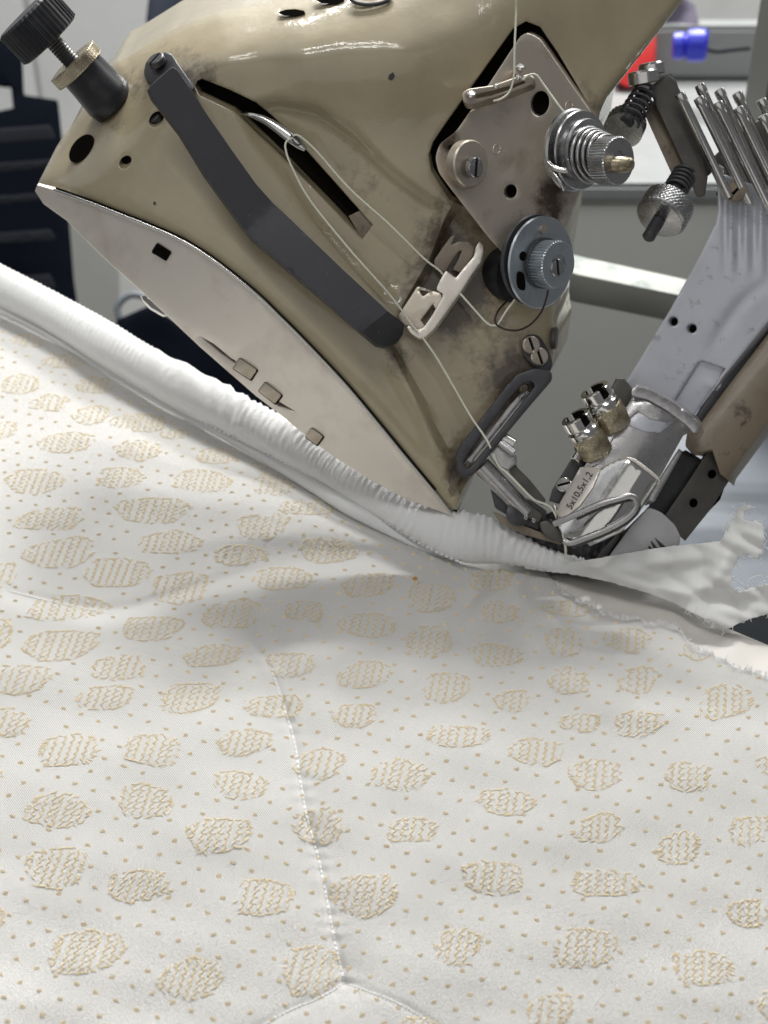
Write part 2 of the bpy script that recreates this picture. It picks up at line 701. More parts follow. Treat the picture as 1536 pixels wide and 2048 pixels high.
# ------------------------------------------------------------ mattress cover
def cloth_mat(name, color, scale=26, strength=.5, rough=.85, ribs=None, trans=0):
    m = bpy.data.materials.new(name)
    m.use_nodes = True
    nt = m.node_tree
    N, L = nt.nodes, nt.links
    b = N['Principled BSDF']
    b.inputs['Base Color'].default_value = (*color, 1)
    b.inputs['Roughness'].default_value = rough
    b.inputs['Sheen Weight'].default_value = .15
    uv = N.new('ShaderNodeUVMap')
    uv.uv_map = 'UVMap'
    h = None
    outs = []
    for ang, k in ((38, 1.0), (-35, 1.0)):
        mp = N.new('ShaderNodeMapping')
        mp.inputs['Rotation'].default_value = (0, 0, math.radians(ang))
        L.new(uv.outputs[0], mp.inputs[0])
        w = N.new('ShaderNodeTexWave')
        w.inputs['Scale'].default_value = scale * k
        w.inputs['Distortion'].default_value = 2.5
        w.inputs['Detail'].default_value = 2
        w.inputs['Detail Scale'].default_value = 2.0
        L.new(mp.outputs[0], w.inputs['Vector'])
        outs.append(w.outputs['Fac'])
    nz = N.new('ShaderNodeTexNoise')
    nz.inputs['Scale'].default_value = scale * 4
    nz.inputs['Detail'].default_value = 4
    L.new(uv.outputs[0], nz.inputs['Vector'])
    mx = N.new('ShaderNodeMath'); mx.operation = 'MULTIPLY'
    L.new(outs[0], mx.inputs[0]); L.new(outs[1], mx.inputs[1])
    ad = N.new('ShaderNodeMath'); ad.operation = 'ADD'
    L.new(mx.outputs[0], ad.inputs[0]); L.new(nz.outputs['Fac'], ad.inputs[1])
    bp = N.new('ShaderNodeBump')
    bp.inputs['Strength'].default_value = strength
    bp.inputs['Distance'].default_value = .0004
    L.new(ad.outputs[0], bp.inputs['Height'])
    L.new(bp.outputs[0], b.inputs['Normal'])
    # fine knit tone
    cr = N.new('ShaderNodeMapRange')
    cr.inputs['From Min'].default_value = .3
    cr.inputs['From Max'].default_value = 1.1
    cr.inputs['To Min'].default_value = .93
    cr.inputs['To Max'].default_value = 1.03
    L.new(ad.outputs[0], cr.inputs['Value'])
    vm = N.new('ShaderNodeVectorMath'); vm.operation = 'SCALE'
    vm.inputs[0].default_value = color
    L.new(cr.outputs[0], vm.inputs['Scale'])
    L.new(vm.outputs[0], b.inputs['Base Color'])
    if trans:
        tr = N.new('ShaderNodeBsdfTranslucent')
        tr.inputs['Color'].default_value = (*color, 1)
        L.new(bp.outputs[0], tr.inputs['Normal'])
        ms = N.new('ShaderNodeMixShader')
        ms.inputs[0].default_value = trans
        L.new(b.outputs[0], ms.inputs[1])
        L.new(tr.outputs[0], ms.inputs[2])
        L.new(ms.outputs[0], N['Material Output'].inputs['Surface'])
    return m


M_cloth = cloth_mat('white_knit_cloth', (0.80, 0.79, 0.76), 8, 1.0)
M_tape = cloth_mat('white_ribbed_tape', (0.80, 0.805, 0.80), 9, .45, .6)
M_tail = cloth_mat('loose_white_tape', (0.92, 0.92, 0.90), 11, .6, .8, trans=.25)
M_film = cloth_mat('thin_cream_backing', (0.74, 0.71, 0.66), 8, .2, .45)
M_stitch = mat('white_stitch_thread', (0.86, 0.86, 0.86), .5)
M_tan = mat('tan_pattern_yarn', (0.67, 0.56, 0.37), .75, 0, dirt=[((0.76, 0.66, 0.47), 900, .45, .6, .8), ((0.68, 0.54, 0.35), 500, .58, .68, .6)])
M_tan2 = mat('tan_dot_yarn', (0.72, 0.61, 0.42), .75, 0, dirt=[((0.62, 0.51, 0.35), 300, .45, .6, .8)])

DY = np.array([400, 650, 950, 1130, 1300, 1600, 2048, 2500])
DD = np.array([.570, .490, .424, .382, .350, .307, .262, .235])


def d_of_y(y):
    y = np.asarray(y, float)
    r = 0
    for o in (-90, -45, 0, 45, 90):
        r = r + np.interp(y + o, DY, DD)
    return r / 5


TOPX = [(-400, 500), (-200, 570), (0, 628), (100, 680), (200, 736), (333, 818), (400, 848), (500, 910), (633, 988), (700, 1031),
        (767, 1065), (833, 1098), (900, 1112), (925, 1114), (940, 1120), (965, 1122), (1000, 1122), (1050, 1128), (1092, 1142), (1125, 1180),
        (1200, 1221), (1238, 1236), (1268, 1240), (1343, 1251), (1393, 1296), (1468, 1331), (1536, 1356), (1650, 1410), (1900, 1530)]
TX = np.array(TOPX, float)

SEAM = np.array([(520, 1300), (545, 1345), (570, 1420), (590, 1490), (600, 1560), (615, 1640), (635, 1710), (650, 1780), (665, 1860), (680, 1930), (690, 1965)], float)
SEAM2 = [np.array([(690, 1965), (640, 1995), (560, 2030), (470, 2090)], float), np.array([(690, 1965), (800, 2008), (880, 2060), (960, 2120)], float)]


def gline(x, y, line, amp, sig, fade=True):
    p = np.stack([np.ravel(x), np.ravel(y)], 1)
    L = spline(line, 25)
    d = np.full(len(p), 1e9)
    tt = np.zeros(len(p))
    for i, (a, b) in enumerate(zip(L[:-1], L[1:])):
        ab = b - a
        t = np.clip(((p - a) @ ab) / (ab @ ab), 0, 1)
        q = np.hypot(*(p - a - t[:, None] * ab).T)
        c = q < d
        d[c] = q[c]
        tt[c] = (i + t[c]) / (len(L) - 1)
    f = np.sin(np.clip(tt, 0.02, .98) * pi) ** .5 if fade else 1
    return (amp * np.exp(-(d / sig) ** 2) * f).reshape(np.shape(x))


SPOTS = [(55, 682, 70, 22), (130, 722, 90, 26), (40, 768, 85, 34), (190, 770, 80, 28), (100, 805, 80, 30), (182, 830, 76, 34), (280, 845, 110, 34),
         (8, 860, 50, 30), (132, 885, 112, 38), (275, 900, 100, 36), (350, 868, 60, 18), (430, 912, 75, 28), (70, 962, 125, 44), (240, 955, 100, 38),
         (405, 962, 112, 42), (530, 930, 50, 14), (552, 966, 100, 42), (615, 1014, 108, 30), (103, 1038, 132, 45), (305, 1020, 140, 52), (525, 1052, 112, 44),
         (480, 1110, 110, 36), (655, 1100, 112, 48), (120, 1106, 138, 58), (340, 1085, 120, 44), (5, 1150, 60, 50), (235, 1145, 148, 50), (360, 1175, 120, 60),
         (565, 1157, 122, 45), (735, 1170, 110, 46), (135, 1216, 168, 46), (465, 1228, 112, 54), (610, 1222, 72, 40), (303, 1256, 116, 48), (860, 1195, 96, 55),
         (735, 1250, 115, 44), (0, 1270, 44, 60), (120, 1290, 145, 60), (425, 1310, 110, 44), (580, 1328, 90, 52), (238, 1335, 116, 46), (730, 1350, 110, 48),
         (35, 1358, 120, 60), (210, 1395, 112, 46), (380, 1395, 120, 54), (548, 1412, 118, 44), (708, 1430, 100, 40), (20, 1445, 82, 54), (138, 1500, 128, 60),
         (305, 1500, 112, 60), (490, 1485, 112, 50), (638, 1528, 96, 58), (480, 1570, 108, 50), (115, 1620, 122, 68), (290, 1603, 118, 62), (438, 1670, 118, 72),
         (636, 1652, 92, 70), (110, 1735, 128, 72), (278, 1770, 122, 66), (525, 1795, 116, 74), (728, 1790, 130, 82), (172, 1903, 148, 82), (382, 1958, 126, 82),
         (622, 1940, 122, 88),
         (857, 1285, 96, 56), (992, 1310, 100, 44), (1000, 1224, 82, 38), (1138, 1216, 100, 28), (1128, 1285, 76, 54), (1256, 1280, 100, 42), (1400, 1300, 66, 36),
         (893, 1375, 100, 54), (1024, 1402, 72, 38), (1136, 1362, 90, 46), (1275, 1360, 74, 52), (1450, 1403, 108, 62), (915, 1472, 122, 42), (1160, 1445, 74, 36),
         (1276, 1447, 102, 48), (1073, 1503, 114, 48), (800, 1550, 122, 58), (1190, 1548, 112, 54), (1377, 1552, 100, 52), (1014, 1603, 118, 50), (825, 1660, 96, 50),
         (1198, 1656, 96, 54), (1357, 1696, 84, 60), (1500, 1662, 72, 64), (985, 1755, 124, 64), (1212, 1765, 132, 54), (1497, 1826, 82, 48), (917, 1892, 98, 66),
         (1172, 1895, 124, 78), (1405, 1935, 128, 64), (1100, 2022, 94, 64), (982, 1160, 90, 38), (1532, 1528, 36, 30), (840, 2060, 80, 50), (1560, 2010, 90, 60),
         (-40, 1560, 90, 60), (-30, 1840, 80, 60), (470, 2120, 120, 80), (1330, 2110, 120, 80), (205, 2090, 120, 70)]


def kx(y):
    return np.interp(y, [600, 900, 1200, 1500, 2048], [.60, .72, .82, .90, 1.0])


def cy_(y):
    return np.interp(y, [600, 900, 1250, 1500, 2048], [.34, .46, .62, .80, 1.0])


def hf0(x, y):
    """cloth surface without the fine puffing"""
    x = np.asarray(x, float)
    y = np.asarray(y, float)
    h = hd(d_of_y(y))
    for l, a, s in (
            ([(935, 1140), (800, 1095), (650, 1062), (500, 1072), (360, 1092)], 22, 24),
            ([(900, 1150), (760, 1120), (600, 1120), (420, 1150)], -14, 26),
            ([(950, 1175), (820, 1230), (700, 1290), (600, 1300)], 16, 34),
            ([(700, 1215), (560, 1275), (430, 1370), (250, 1440)], -16, 46),
            ([(1090, 1160), (1000, 1190), (930, 1260), (900, 1330)], -9, 26),
            ([(960, 1150), (955, 1180), (935, 1215)], 10, 14),
            ([(1040, 1140), (1030, 1180), (1060, 1230)], 10, 20),
            ([(0, 1180), (120, 1205), (250, 1215), (420, 1165), (560, 1130)], -9, 12),
            ([(0, 1215), (120, 1240), (260, 1250), (430, 1200)], 9, 22),
            ([(560, 1420), (800, 1420), (1050, 1530)], 9, 60),
            ([(1100, 1330), (1200, 1410), (1380, 1430)], 9, 40),
            ([(1180, 1225), (1300, 1290), (1480, 1400)], 12, 40),
            ([(60, 1050), (260, 985), (500, 990), (700, 1040)], 10, 36),
            ([(480, 1290), (520, 1310), (545, 1345), (560, 1380)], 10, 14),
    ):
        h = h + gline(x, y, l, a, s)
    h = h + gline(x, y, SEAM, -9, 8, False) + gline(x, y, SEAM, 1.8, 24, False) * np.sin(y / 5.5 + np.sin(y / 21) * 2) + gline(x, y, SEAM, -15, 50, False)
    for l in SEAM2:
        h = h + gline(x, y, l, -4, 9, False) + gline(x, y, l, -5, 45, False)
    # slow unevenness of the padding
    h = h + 4.6 * np.sin(x / 61 + y / 83) * np.sin(y / 57 - x / 150) + 2.0 * np.sin(x / 31 - y / 43 + 1.3) * np.sin(y / 29 + x / 71)
    top = np.interp(x, TX[:, 0], TX[:, 1])
    e = np.clip(1 - (y - top) / 26, 0, 1)
    h = h - np.where(x < 930, 16, 8) * e ** 2
    return h


xs = np.arange(-300, 1861, 5.0)
NX = len(xs)
NT = 290
top = np.interp(xs, TX[:, 0], TX[:, 1])
fr = np.where(xs > 1110, 1.0, 0.0)
fray = fr * (2.4 * np.sin(xs / 7.3) + 2.6 * np.sin(xs / 12.9 + 1) + rng.normal(0, 2.2, NX))
topf = top + fray
tt_ = (np.arange(NT) / (NT - 1)) ** 1.05
GX = np.repeat(xs[:, None], NT, 1)
GY = topf[:, None] + tt_[None] * (2330 - topf[:, None])
GH = hf0(GX, GY)

SHAPES = []
for i, (sx, sy, sw, sh) in enumerate(SPOTS):
    r = random.Random(i * 13 + 5)
    slant = float(np.interp(sx, [0, 768, 1400], [.42, .26, .06]))
    if i == 97:
        slant = .3
    n = r.choice((8, 9, 10, 11))
    ph = [r.uniform(0, 2 * pi) for _ in range(4)]
    am = [r.uniform(.05, .13), r.uniform(.04, .10), r.uniform(.02, .06), r.uniform(0, .04)]
    poly = []
    for k in range(n):
        a = 2 * pi * (k + r.uniform(-.3, .3)) / n
        q = 1 + sum(am[j] * math.cos((j + 2) * a + ph[j]) for j in range(4))
        e = 2.6
        ca, sa = math.cos(a), math.sin(a)
        s0 = (abs(ca) ** e + abs(sa) ** e) ** (-1 / e)
        ux, uy = ca * s0 * q, sa * s0 * q
        poly.append((sx + ux * sw * .49 - uy * sh * .5 * slant * .6, sy + uy * sh * .52))
    SHAPES.append((np.array(poly), slant))
    # puffed cells between the yarn columns
    mk = (GX > sx - sw * .7) & (GX < sx + sw * .7) & (GY > sy - sh * .8) & (GY < sy + sh * .8)
    idx = np.nonzero(mk)
    p = np.stack([GX[idx], GY[idx]], 1)
    if len(p):
        ins = inside(p, SHAPES[-1][0])
        d = seg_dist(p, SHAPES[-1][0])
        k = float(kx(sy))
        c = (p[:, 0] + (p[:, 1] - sy) * slant - sx) / (18 * k)
        GH[idx] += np.where(ins, np.clip(d / 7, 0, 1) * (1.6 + 2.0 * np.cos(2 * pi * (c + .5))), 0)

vid = np.arange(NX * NT).reshape(NX, NT)
V = PN(np.column_stack([GX.ravel(), GY.ravel(), GH.ravel()]))
q = np.stack([vid[:-1, :-1], vid[:-1, 1:], vid[1:, 1:], vid[1:, :-1]], -1).reshape(-1, 4)
mattress = empty('mattress', P(900, 1500, hd(.33)), 'white knitted mattress cover with tan woven spots and dots filling the lower part', 'mattress')
mesh_obj('cover', V, q.tolist(), M_cloth, mattress, sharp=80,
         uv=np.column_stack([(768 + (GX - 768) / kx(GY)).ravel() / 100, np.interp(GY.ravel(), np.arange(400, 2401, 10.0), np.cumsum(10 / cy_(np.arange(400, 2401, 10.0)))) / 100]))
# padding below the cover, so that the cover has a body
bx = [(-300, 560), (0, 700), (400, 905), (925, 1190), (1250, 1300), (1500, 1400), (1860, 1560), (1860, 2320), (-300, 2320)]
relief('padding', bx, lambda x, y: hd(d_of_y(y)) - 42, M_film, mattress, thick=260, bev=30, sp=70, skew=(0, 60))


def dash(V, Fc, x0, y0, x1, y1, w, hfun, up=2.0):
    dx, dy = x1 - x0, y1 - y0
    l = math.hypot(dx, dy) or 1
    nx, ny = -dy / l * w / 2, dx / l * w / 2
    ex, ey = dx / l * w * .3, dy / l * w * .3
    b = len(V)
    h0, h1 = hfun
    V += [(x0 + nx, y0 + ny, h0 + .2), (x0 - nx, y0 - ny, h0 + .2), (x1 - nx, y1 - ny, h1 + .2), (x1 + nx, y1 + ny, h1 + .2),
          (x0 + ex, y0 + ey, h0 + up), (x1 - ex, y1 - ey, h1 + up)]
    Fc += [(b, b + 3, b + 5, b + 4), (b + 1, b + 4, b + 5, b + 2), (b, b + 4, b + 1), (b + 3, b + 2, b + 5)]


def bil(x, y):
    """height of the built cover at picture points"""
    x = np.atleast_1d(np.asarray(x, float))
    y = np.atleast_1d(np.asarray(y, float))
    fi = np.clip((x - xs[0]) / 5.0, 0, NX - 1.001)
    i = fi.astype(int)
    f = fi - i
    tp = topf[i] * (1 - f) + topf[i + 1] * f
    t = np.clip((y - tp) / (2330 - tp), 0, 1) ** (1 / 1.05) * (NT - 1)
    j = np.clip(t.astype(int), 0, NT - 2)
    g = t - j
    return (GH[i, j] * (1 - f) * (1 - g) + GH[i + 1, j] * f * (1 - g) + GH[i, j + 1] * (1 - f) * g + GH[i + 1, j + 1] * f * g)


def top_at(x):
    return float(np.interp(x, xs, topf))


for i, ((sx, sy, sw, sh), (poly, slant)) in enumerate(zip(SPOTS, SHAPES)):
    r = random.Random(i + 900)
    k = float(kx(sy))
    c = float(cy_(sy)) * (sh / sw / (.62 if sy > 1400 else .5)) ** .4
    pitch = 18.5 * k * r.uniform(.92, 1.08)
    segs = []
    ncol = int(sw / pitch) + 2
    for ci in range(-ncol, ncol + 1):
        xc = sx + ci * pitch + r.uniform(-1, 1)
        per = 6.4 * c + 1.0
        yy = sy - sh * .75
        side = 1
        prev = None
        while yy < sy + sh * .75:
            x = xc - (yy - sy) * slant + side * 3.8 * k
            if prev is not None:
                segs.append((prev[0], prev[1], x + r.uniform(-.8, .8), yy + r.uniform(-.5, .5)))
            prev = (x, yy)
            yy += per * (1.25 if side > 0 else .75)
            side = -side
    sg = np.array(segs)
    mid = (sg[:, :2] + sg[:, 2:]) / 2
    ok = inside(mid, poly) & (seg_dist(mid, poly) > 2.5 * k)
    sg = [list(s) + [(3.1 + r.uniform(-.8, .8)) * k] for s in sg[ok].tolist()]
    sg += [[s[0] - 1 * k, s[1], s[0] + r.uniform(5, 8) * k, s[1] - r.uniform(0, 2.5) * c, 2.2 * k] for s in sg[::2]]
    # outline of short crossed stitches
    L = dens(poly, 7.5 * k)
    for a, b in zip(L, np.roll(L, -1, 0)):
        if r.random() < .34:
            continue
        j = [r.uniform(-3.8, 3.8) * k for _ in range(4)]
        sg.append([a[0] + j[0], a[1] + j[1] * c, b[0] + j[2], b[1] + j[3] * c, (2.2 + r.uniform(-.6, .8)) * k])
        if r.random() < .75:
            m_ = (a + b) / 2
            dx, dy = r.uniform(2, 7) * k, r.uniform(-5, 5) * c
            sg.append([m_[0] - dx, m_[1] + dy * .6, m_[0] + dx, m_[1] - dy, 2.3 * k])
    sg = [s for s in sg if min(s[1], s[3]) > max(top_at(s[0]), top_at(s[2])) + 3]
    if not sg:
        continue
    A = np.array(sg)
    h0 = bil(A[:, 0], A[:, 1])
    h1 = bil(A[:, 2], A[:, 3])
    Vv, Ff = [], []
    for s, a, b in zip(sg, h0, h1):
        jj = r.uniform(0, 1.0)
        dash(Vv, Ff, s[0], s[1], s[2], s[3], s[4], (a + .4 + jj, b + .4 + jj), 1.2)
    mesh_obj('woven_spot', PN(Vv), Ff, M_tan, mattress, smooth=False)

# small woven dots on the ground between the spots
Vv, Ff = [], []
DPTS = []
yv = np.linspace(2048, 500, 400)
Vmap = np.concatenate([[0], np.cumsum(1 / np.clip(cy_(yv[:-1]) * 1.0, .3, 2) * (yv[:-1] - yv[1:]))])
for i in range(-90, 90):
    for j in range(-120, 60):
        U = 42.5 * i - 29 * j
        Vq = 17 * i + 31 * j
        if Vq > 260 or Vq < -Vmap[-1]:
            continue
        y = 2048 + Vq if Vq > 0 else float(np.interp(-Vq, Vmap, yv))
        x = 768 + U * float(kx(y))
        if -280 < x < 1830:
            DPTS.append((x + random.uniform(-1.5, 1.5), y + random.uniform(-1.2, 1.2)))
D = np.array(DPTS)
ok = np.array([y > top_at(x) + 8 for x, y in DPTS])
D = D[ok]
far = np.ones(len(D), bool)
for (poly, sl) in SHAPES:
    far &= ~(inside(D, poly) | (seg_dist(D, poly) < 9))
far &= rng.random(len(D)) > .04
D = D[far]
Hs = bil(D[:, 0], D[:, 1])
for (x, y), h in zip(D, Hs):
    k, c = float(kx(y)), float(cy_(y))
    for u in range(random.choice((2, 2, 3))):
        a = random.uniform(-.35, .35)
        l = random.uniform(4.0, 5.6) * k
        ox, oy = random.uniform(-1.5, 1.5) * k, (u - .8) * 3.3 * c
        dash(Vv, Ff, x + ox - l, y + oy + l * a * c, x + ox + l, y + oy - l * a * c, 4.4 * k, (h + .4 + u * .5, h + .5 + u * .5), 1.0)
o = mesh_obj('woven_dots', PN(Vv), Ff, M_tan2, mattress, smooth=False)
o['kind'] = 'stuff'

# beaded stitching in the seam
Vv, Ff = [], []
L = spline(SEAM[1:], 9.5)
for a, b in zip(L[:-1], L[1:]):
    m_ = a * .22 + b * .78
    h = bil([a[0], m_[0]], [a[1], m_[1]])
    dash(Vv, Ff, a[0], a[1], m_[0], m_[1], 3.6, (h[0] + .8, h[1] + .8), 2.4)
for l2 in SEAM2:
    L = spline(l2, 8)
    for a, b in zip(L[:-1], L[1:]):
        m_ = a * .3 + b * .7
        h = bil([a[0], m_[0]], [a[1], m_[1]])
        dash(Vv, Ff, a[0], a[1], m_[0], m_[1], 3.0, (h[0] + 1, h[1] + 1), 2.4)
L = spline([(20, 1182), (90, 1200), (160, 1215), (230, 1228)], 8)
for a, b in zip(L[:-1], L[1:]):
    m_ = a * .3 + b * .7
    h = bil([a[0], m_[0]], [a[1], m_[1]])
    dash(Vv, Ff, a[0], a[1], m_[0], m_[1], 2.6, (h[0] + 1, h[1] + 1), 2.2)
o = mesh_obj('seam_stitching', PN(Vv), Ff, M_stitch, mattress, smooth=False)
o['kind'] = 'stuff'

# loose fibres along the cut edge of the cover
Vv, Ff = [], []
for _ in range(420):
    x = random.uniform(1115, 1620)
    y = top_at(x) + random.uniform(-2, 5)
    h = float(bil(x, y + 3)[0]) + random.uniform(1, 5)
    a = random.uniform(-2.9, -.2)
    l = random.uniform(2, 8)
    px, py = x, y
    for s in range(3):
        nx_, ny_ = px + math.cos(a) * l / 2, py + math.sin(a) * l / 2
        dash(Vv, Ff, px, py, nx_, ny_, 1.5, (h, h), 1.3)
        px, py = nx_, ny_
        a += random.uniform(-.9, .9)
        h += random.uniform(-2, 2)
o = mesh_obj('frayed_edge', PN(Vv), Ff, M_stitch, mattress, smooth=False)
o['kind'] = 'stuff'
# small orange speck of pattern yarn by the needle
cyl('yarn_knot', (830, 1158, float(bil(830, 1158)[0])), (0, 0, 1), 5, 4, mat('orange_yarn', (.5, .25, .04), .7), mattress, seg=12)

# backing layer showing beyond the cut edge
bk = [(1060, 1132), (1098, 1141), (1150, 1148), (1225, 1163), (1326, 1194), (1400, 1229), (1454, 1256), (1536, 1290), (1700, 1372), (1860, 1460),
      (1860, 1600), (1700, 1480), (1536, 1392), (1468, 1366), (1393, 1330), (1300, 1285), (1238, 1265), (1150, 1225), (1080, 1170)]
topb = bk[:10]
relief('backing_layer', bk, lambda x, y: hd(d_of_y(y)) - 13 + 4 * np.sin(x / 23 + y / 40) + gline(x, y, [(1120, 1150), (1260, 1195), (1380, 1250), (1500, 1310)], 8, 12),
       M_film, mattress, thick=30, bev=3, sp=14, rounds=[(topb, 34, 30)], uvs=100)

# ------------------------------------------------------------ binding tape rolled round the mattress edge
tape = empty('binding_tape', P(850, 1100, -20), 'white ribbed binding tape rolled over the mattress edge, its frayed end loose at right', 'binding tape')
UPE = np.array([(-300, 372), (0, 528), (100, 579), (200, 632), (300, 692), (400, 742), (500, 796), (600, 852), (700, 908), (800, 962), (860, 1003), (917, 1016), (979, 1036), (1036, 1062), (1080, 1088), (1124, 1107), (1168, 1119)], float)
GRV = np.array([(-300, 480), (0, 612), (100, 662), (200, 728), (300, 788), (400, 842), (500, 890), (600, 943), (700, 997), (783, 1053), (860, 1098), (930, 1128), (985, 1132), (1036, 1136), (1102, 1146), (1150, 1150), (1190, 1150)], float)
pts = []
for t in np.linspace(0, 1, 22):
    i = t * (len(UPE) - 1)
    a = int(min(i, len(UPE) - 2))
    f = i - a
    u = UPE[a] * (1 - f) + UPE[a + 1] * f
    xg = u[0]
    yg = np.interp(xg, GRV[:, 0], GRV[:, 1])
    sl = (np.interp(xg + 20, UPE[:, 0], UPE[:, 1]) - np.interp(xg - 20, UPE[:, 0], UPE[:, 1])) / 40
    w = (yg - u[1]) * math.cos(math.atan(sl))
    cx, cyy = u[0] - sl * 0 * w, (u[1] + yg) / 2
    pts.append((cx, cyy, hd(float(d_of_y(yg + 20))) + 6 - w * .12, w / 2))


def ribs(s, a):
    # a: pi/2 faces the camera; the crest (upper outline) is at a ~ pi
    up = .5 - .5 * math.cos(a)            # 1 on the upper side
    g = min(max((s - 900) / 250, 0), 1)
    fine = 2.0 * math.sin(2 * pi * s / (13 + 3 * g) + 2.0 * a) * (.22 + .78 * up ** 1.2)
    fold = g * (3.4 * math.sin(2 * pi * (s + 30 * math.sin(a + .4)) / (33 + 5 * math.sin(s / 90)) + 1.2 * a) * (.6 + .4 * math.sin(s / 37 + a)) + 1.3 * math.sin(s / 23 + 3 * a) + .7 * math.sin(s / 1.9 + 3 * math.sin(4 * a)))
    return fine + fold * (.35 + .65 * up)


tube('rolled_tape', pts, 40, M_tape, tape, n=56, step=3.2, disp=ribs, flat=.6, sharp=80, uv=True)
lip = []
for xg in (-300, 0, 150, 300, 450, 600, 700, 783, 850, 915):
    yg = float(np.interp(xg, GRV[:, 0], GRV[:, 1]))
    yl = float(np.interp(xg, TX[:, 0], TX[:, 1]))
    w = max((yl - yg) * .86, 10)
    lip.append((xg, (yg + yl) / 2, hd(float(d_of_y(yl))) + 3, w / 2 + 2))
tube('tape_hem', lip, 14, M_tape, tape, n=20, step=6, disp=lambda s, a: .5 * math.sin(s / 2.2), flat=.8, sharp=80, uv=True)
# stitches in the groove
Vv, Ff = [], []
L = spline([(x, y, hd(float(d_of_y(y + 20))) + 14) for x, y in GRV[1:12]], 11)
for a, b in zip(L[:-1], L[1:]):
    m_ = a * .3 + b * .7
    dash(Vv, Ff, a[0], a[1] + 1, m_[0], m_[1] - 1, 3.4, (a[2], m_[2]), 2.6)
o = mesh_obj('tape_stitching', PN(Vv), Ff, M_stitch, tape, smooth=False)
o['kind'] = 'stuff'

# the loose end
def rough(line, amp, step=5, seed=1):
    L = spline(line, step)
    g = np.random.default_rng(seed)
    L[1:-1] += g.normal(0, amp, (len(L) - 2, 2))
    return L


up_e = rough([(1050, 1100), (1124, 1122), (1168, 1121), (1238, 1109), (1322, 1095), (1388, 1088), (1441, 1082)], .5, 6)
fl = rough([(1441, 1082), (1450, 1066), (1467, 1038), (1474, 1020), (1486, 1012), (1501, 1014), (1490, 1026), (1488, 1040), (1516, 1044), (1529, 1062), (1530, 1090), (1516, 1116), (1489, 1109), (1472, 1126), (1462, 1150), (1474, 1182), (1500, 1176), (1540, 1170), (1600, 1176)], 1.6, 5, 3)
lo = rough([(1600, 1215), (1536, 1228), (1496, 1240), (1454, 1256), (1430, 1246), (1388, 1228), (1326, 1197), (1225, 1166), (1150, 1150), (1102, 1144), (1050, 1137)], .7, 6, 5)
tl = np.concatenate([up_e[:-1], fl[:-1], lo])


def htail(x, y):
    b = np.interp(x, [1040, 1150, 1250, 1400, 1600], [-60, -18, 12, 30, 34])
    r = b + (y - 1140) * .4 + 10 * np.sin(x / 38 + y / 60) + 11 * np.abs(np.sin(x / 21 - y / 27 + .6 * np.sin(y / 15))) * np.clip((x - 1200) / 200, 0, 1)
    r += 2.2 * np.sin((y - x * .5) / 4.5 + 2 * np.sin(x / 60)) * np.clip((x - 1380) / 80, 0, 1)
    r += gline(x, y, [(1110, 1135), (1250, 1135), (1420, 1110)], 16, 18)
    r += gline(x, y, [(1330, 1190), (1420, 1170), (1455, 1110), (1480, 1060)], 18, 16)
    r += gline(x, y, [(1395, 1150), (1430, 1200), (1520, 1205)], -16, 14)
    r += .9 * np.sin(x / 2.4 + y / 40) + gline(x, y, [(1180, 1130), (1260, 1165), (1380, 1190)], 9, 7) + gline(x, y, [(1230, 1118), (1330, 1140), (1440, 1125)], -8, 9)
    return r


relief('loose_end', tl, htail, M_tail, tape, thick=5, bev=1.5, sp=7, sharp=80, uvs=100)
Vv, Ff = [], []
for _ in range(150):
    if random.random() < .6:
        i = random.randrange(len(fl))
        x, y = fl[i]
    else:
        i = random.randrange(len(lo) // 2)
        x, y = lo[i]
    h = float(htail(np.array([x]), np.array([y]))[0]) - 2
    a = random.uniform(0, 2 * pi)
    px, py = x, y
    l = random.uniform(2, 9)
    for s in range(4):
        nx_, ny_ = px + math.cos(a) * l / 2, py + math.sin(a) * l / 2
        dash(Vv, Ff, px, py, nx_, ny_, 1.3, (h, h), 1.2)
        px, py = nx_, ny_
        a += random.uniform(-.9, .9)
o = mesh_obj('loose_fibres', PN(Vv), Ff, M_stitch, tape, smooth=False)
o['kind'] = 'stuff'
for pp in ([(1500, 1200, 40), (1490, 1180, 46), (1500, 1158, 50), (1525, 1150, 48), (1545, 1160, 44)], [(1440, 1195, 34), (1445, 1170, 40), (1470, 1160, 44), (1490, 1172, 44)]):
    tube('stray_thread', pp, .7, M_stitch, tape, n=6)

# ------------------------------------------------------------ sewing machine head
machine = empty('sewing_machine', P(600, 500, -120), 'old beige enamelled sewing machine head tilted over the mattress edge', 'sewing machine')

CURVE = [(75, 369), (110, 378), (173, 400), (250, 430), (300, 450), (367, 480), (433, 522), (512, 585), (565, 636), (612, 683), (692, 768), (760, 849), (810, 910), (870, 982), (903, 1024)]
SIL = [(75, 369), (84, 352), (117, 300), (157, 232), (196, 172), (230, 123), (253, 112), (293, 87), (333, 62), (383, 39), (433, 22), (512, 6), (620, -22), (760, -80), (1000, -200)]
RIGHT = [(1500, -200), (1367, 0), (1307, 77), (1214, 195), (1200, 225), (1190, 290), (1160, 385), (1137, 440), (1120, 530), (1110, 610), (1108, 645), (1113, 680), (1104, 740), (1060, 790), (985, 856), (930, 930), (916, 965), (922, 1000), (916, 1019), (903, 1024)]
ca, cb = np.array(CURVE[0], float), np.array(CURVE[-1], float)
cu = (cb - ca) / np.hypot(*(cb - ca))
cn = np.array([-cu[1], cu[0]])          # towards lower left


def hplate(x, y):
    return -62 - .85 * ((x - ca[0]) * cn[0] + (y - ca[1]) * cn[1])


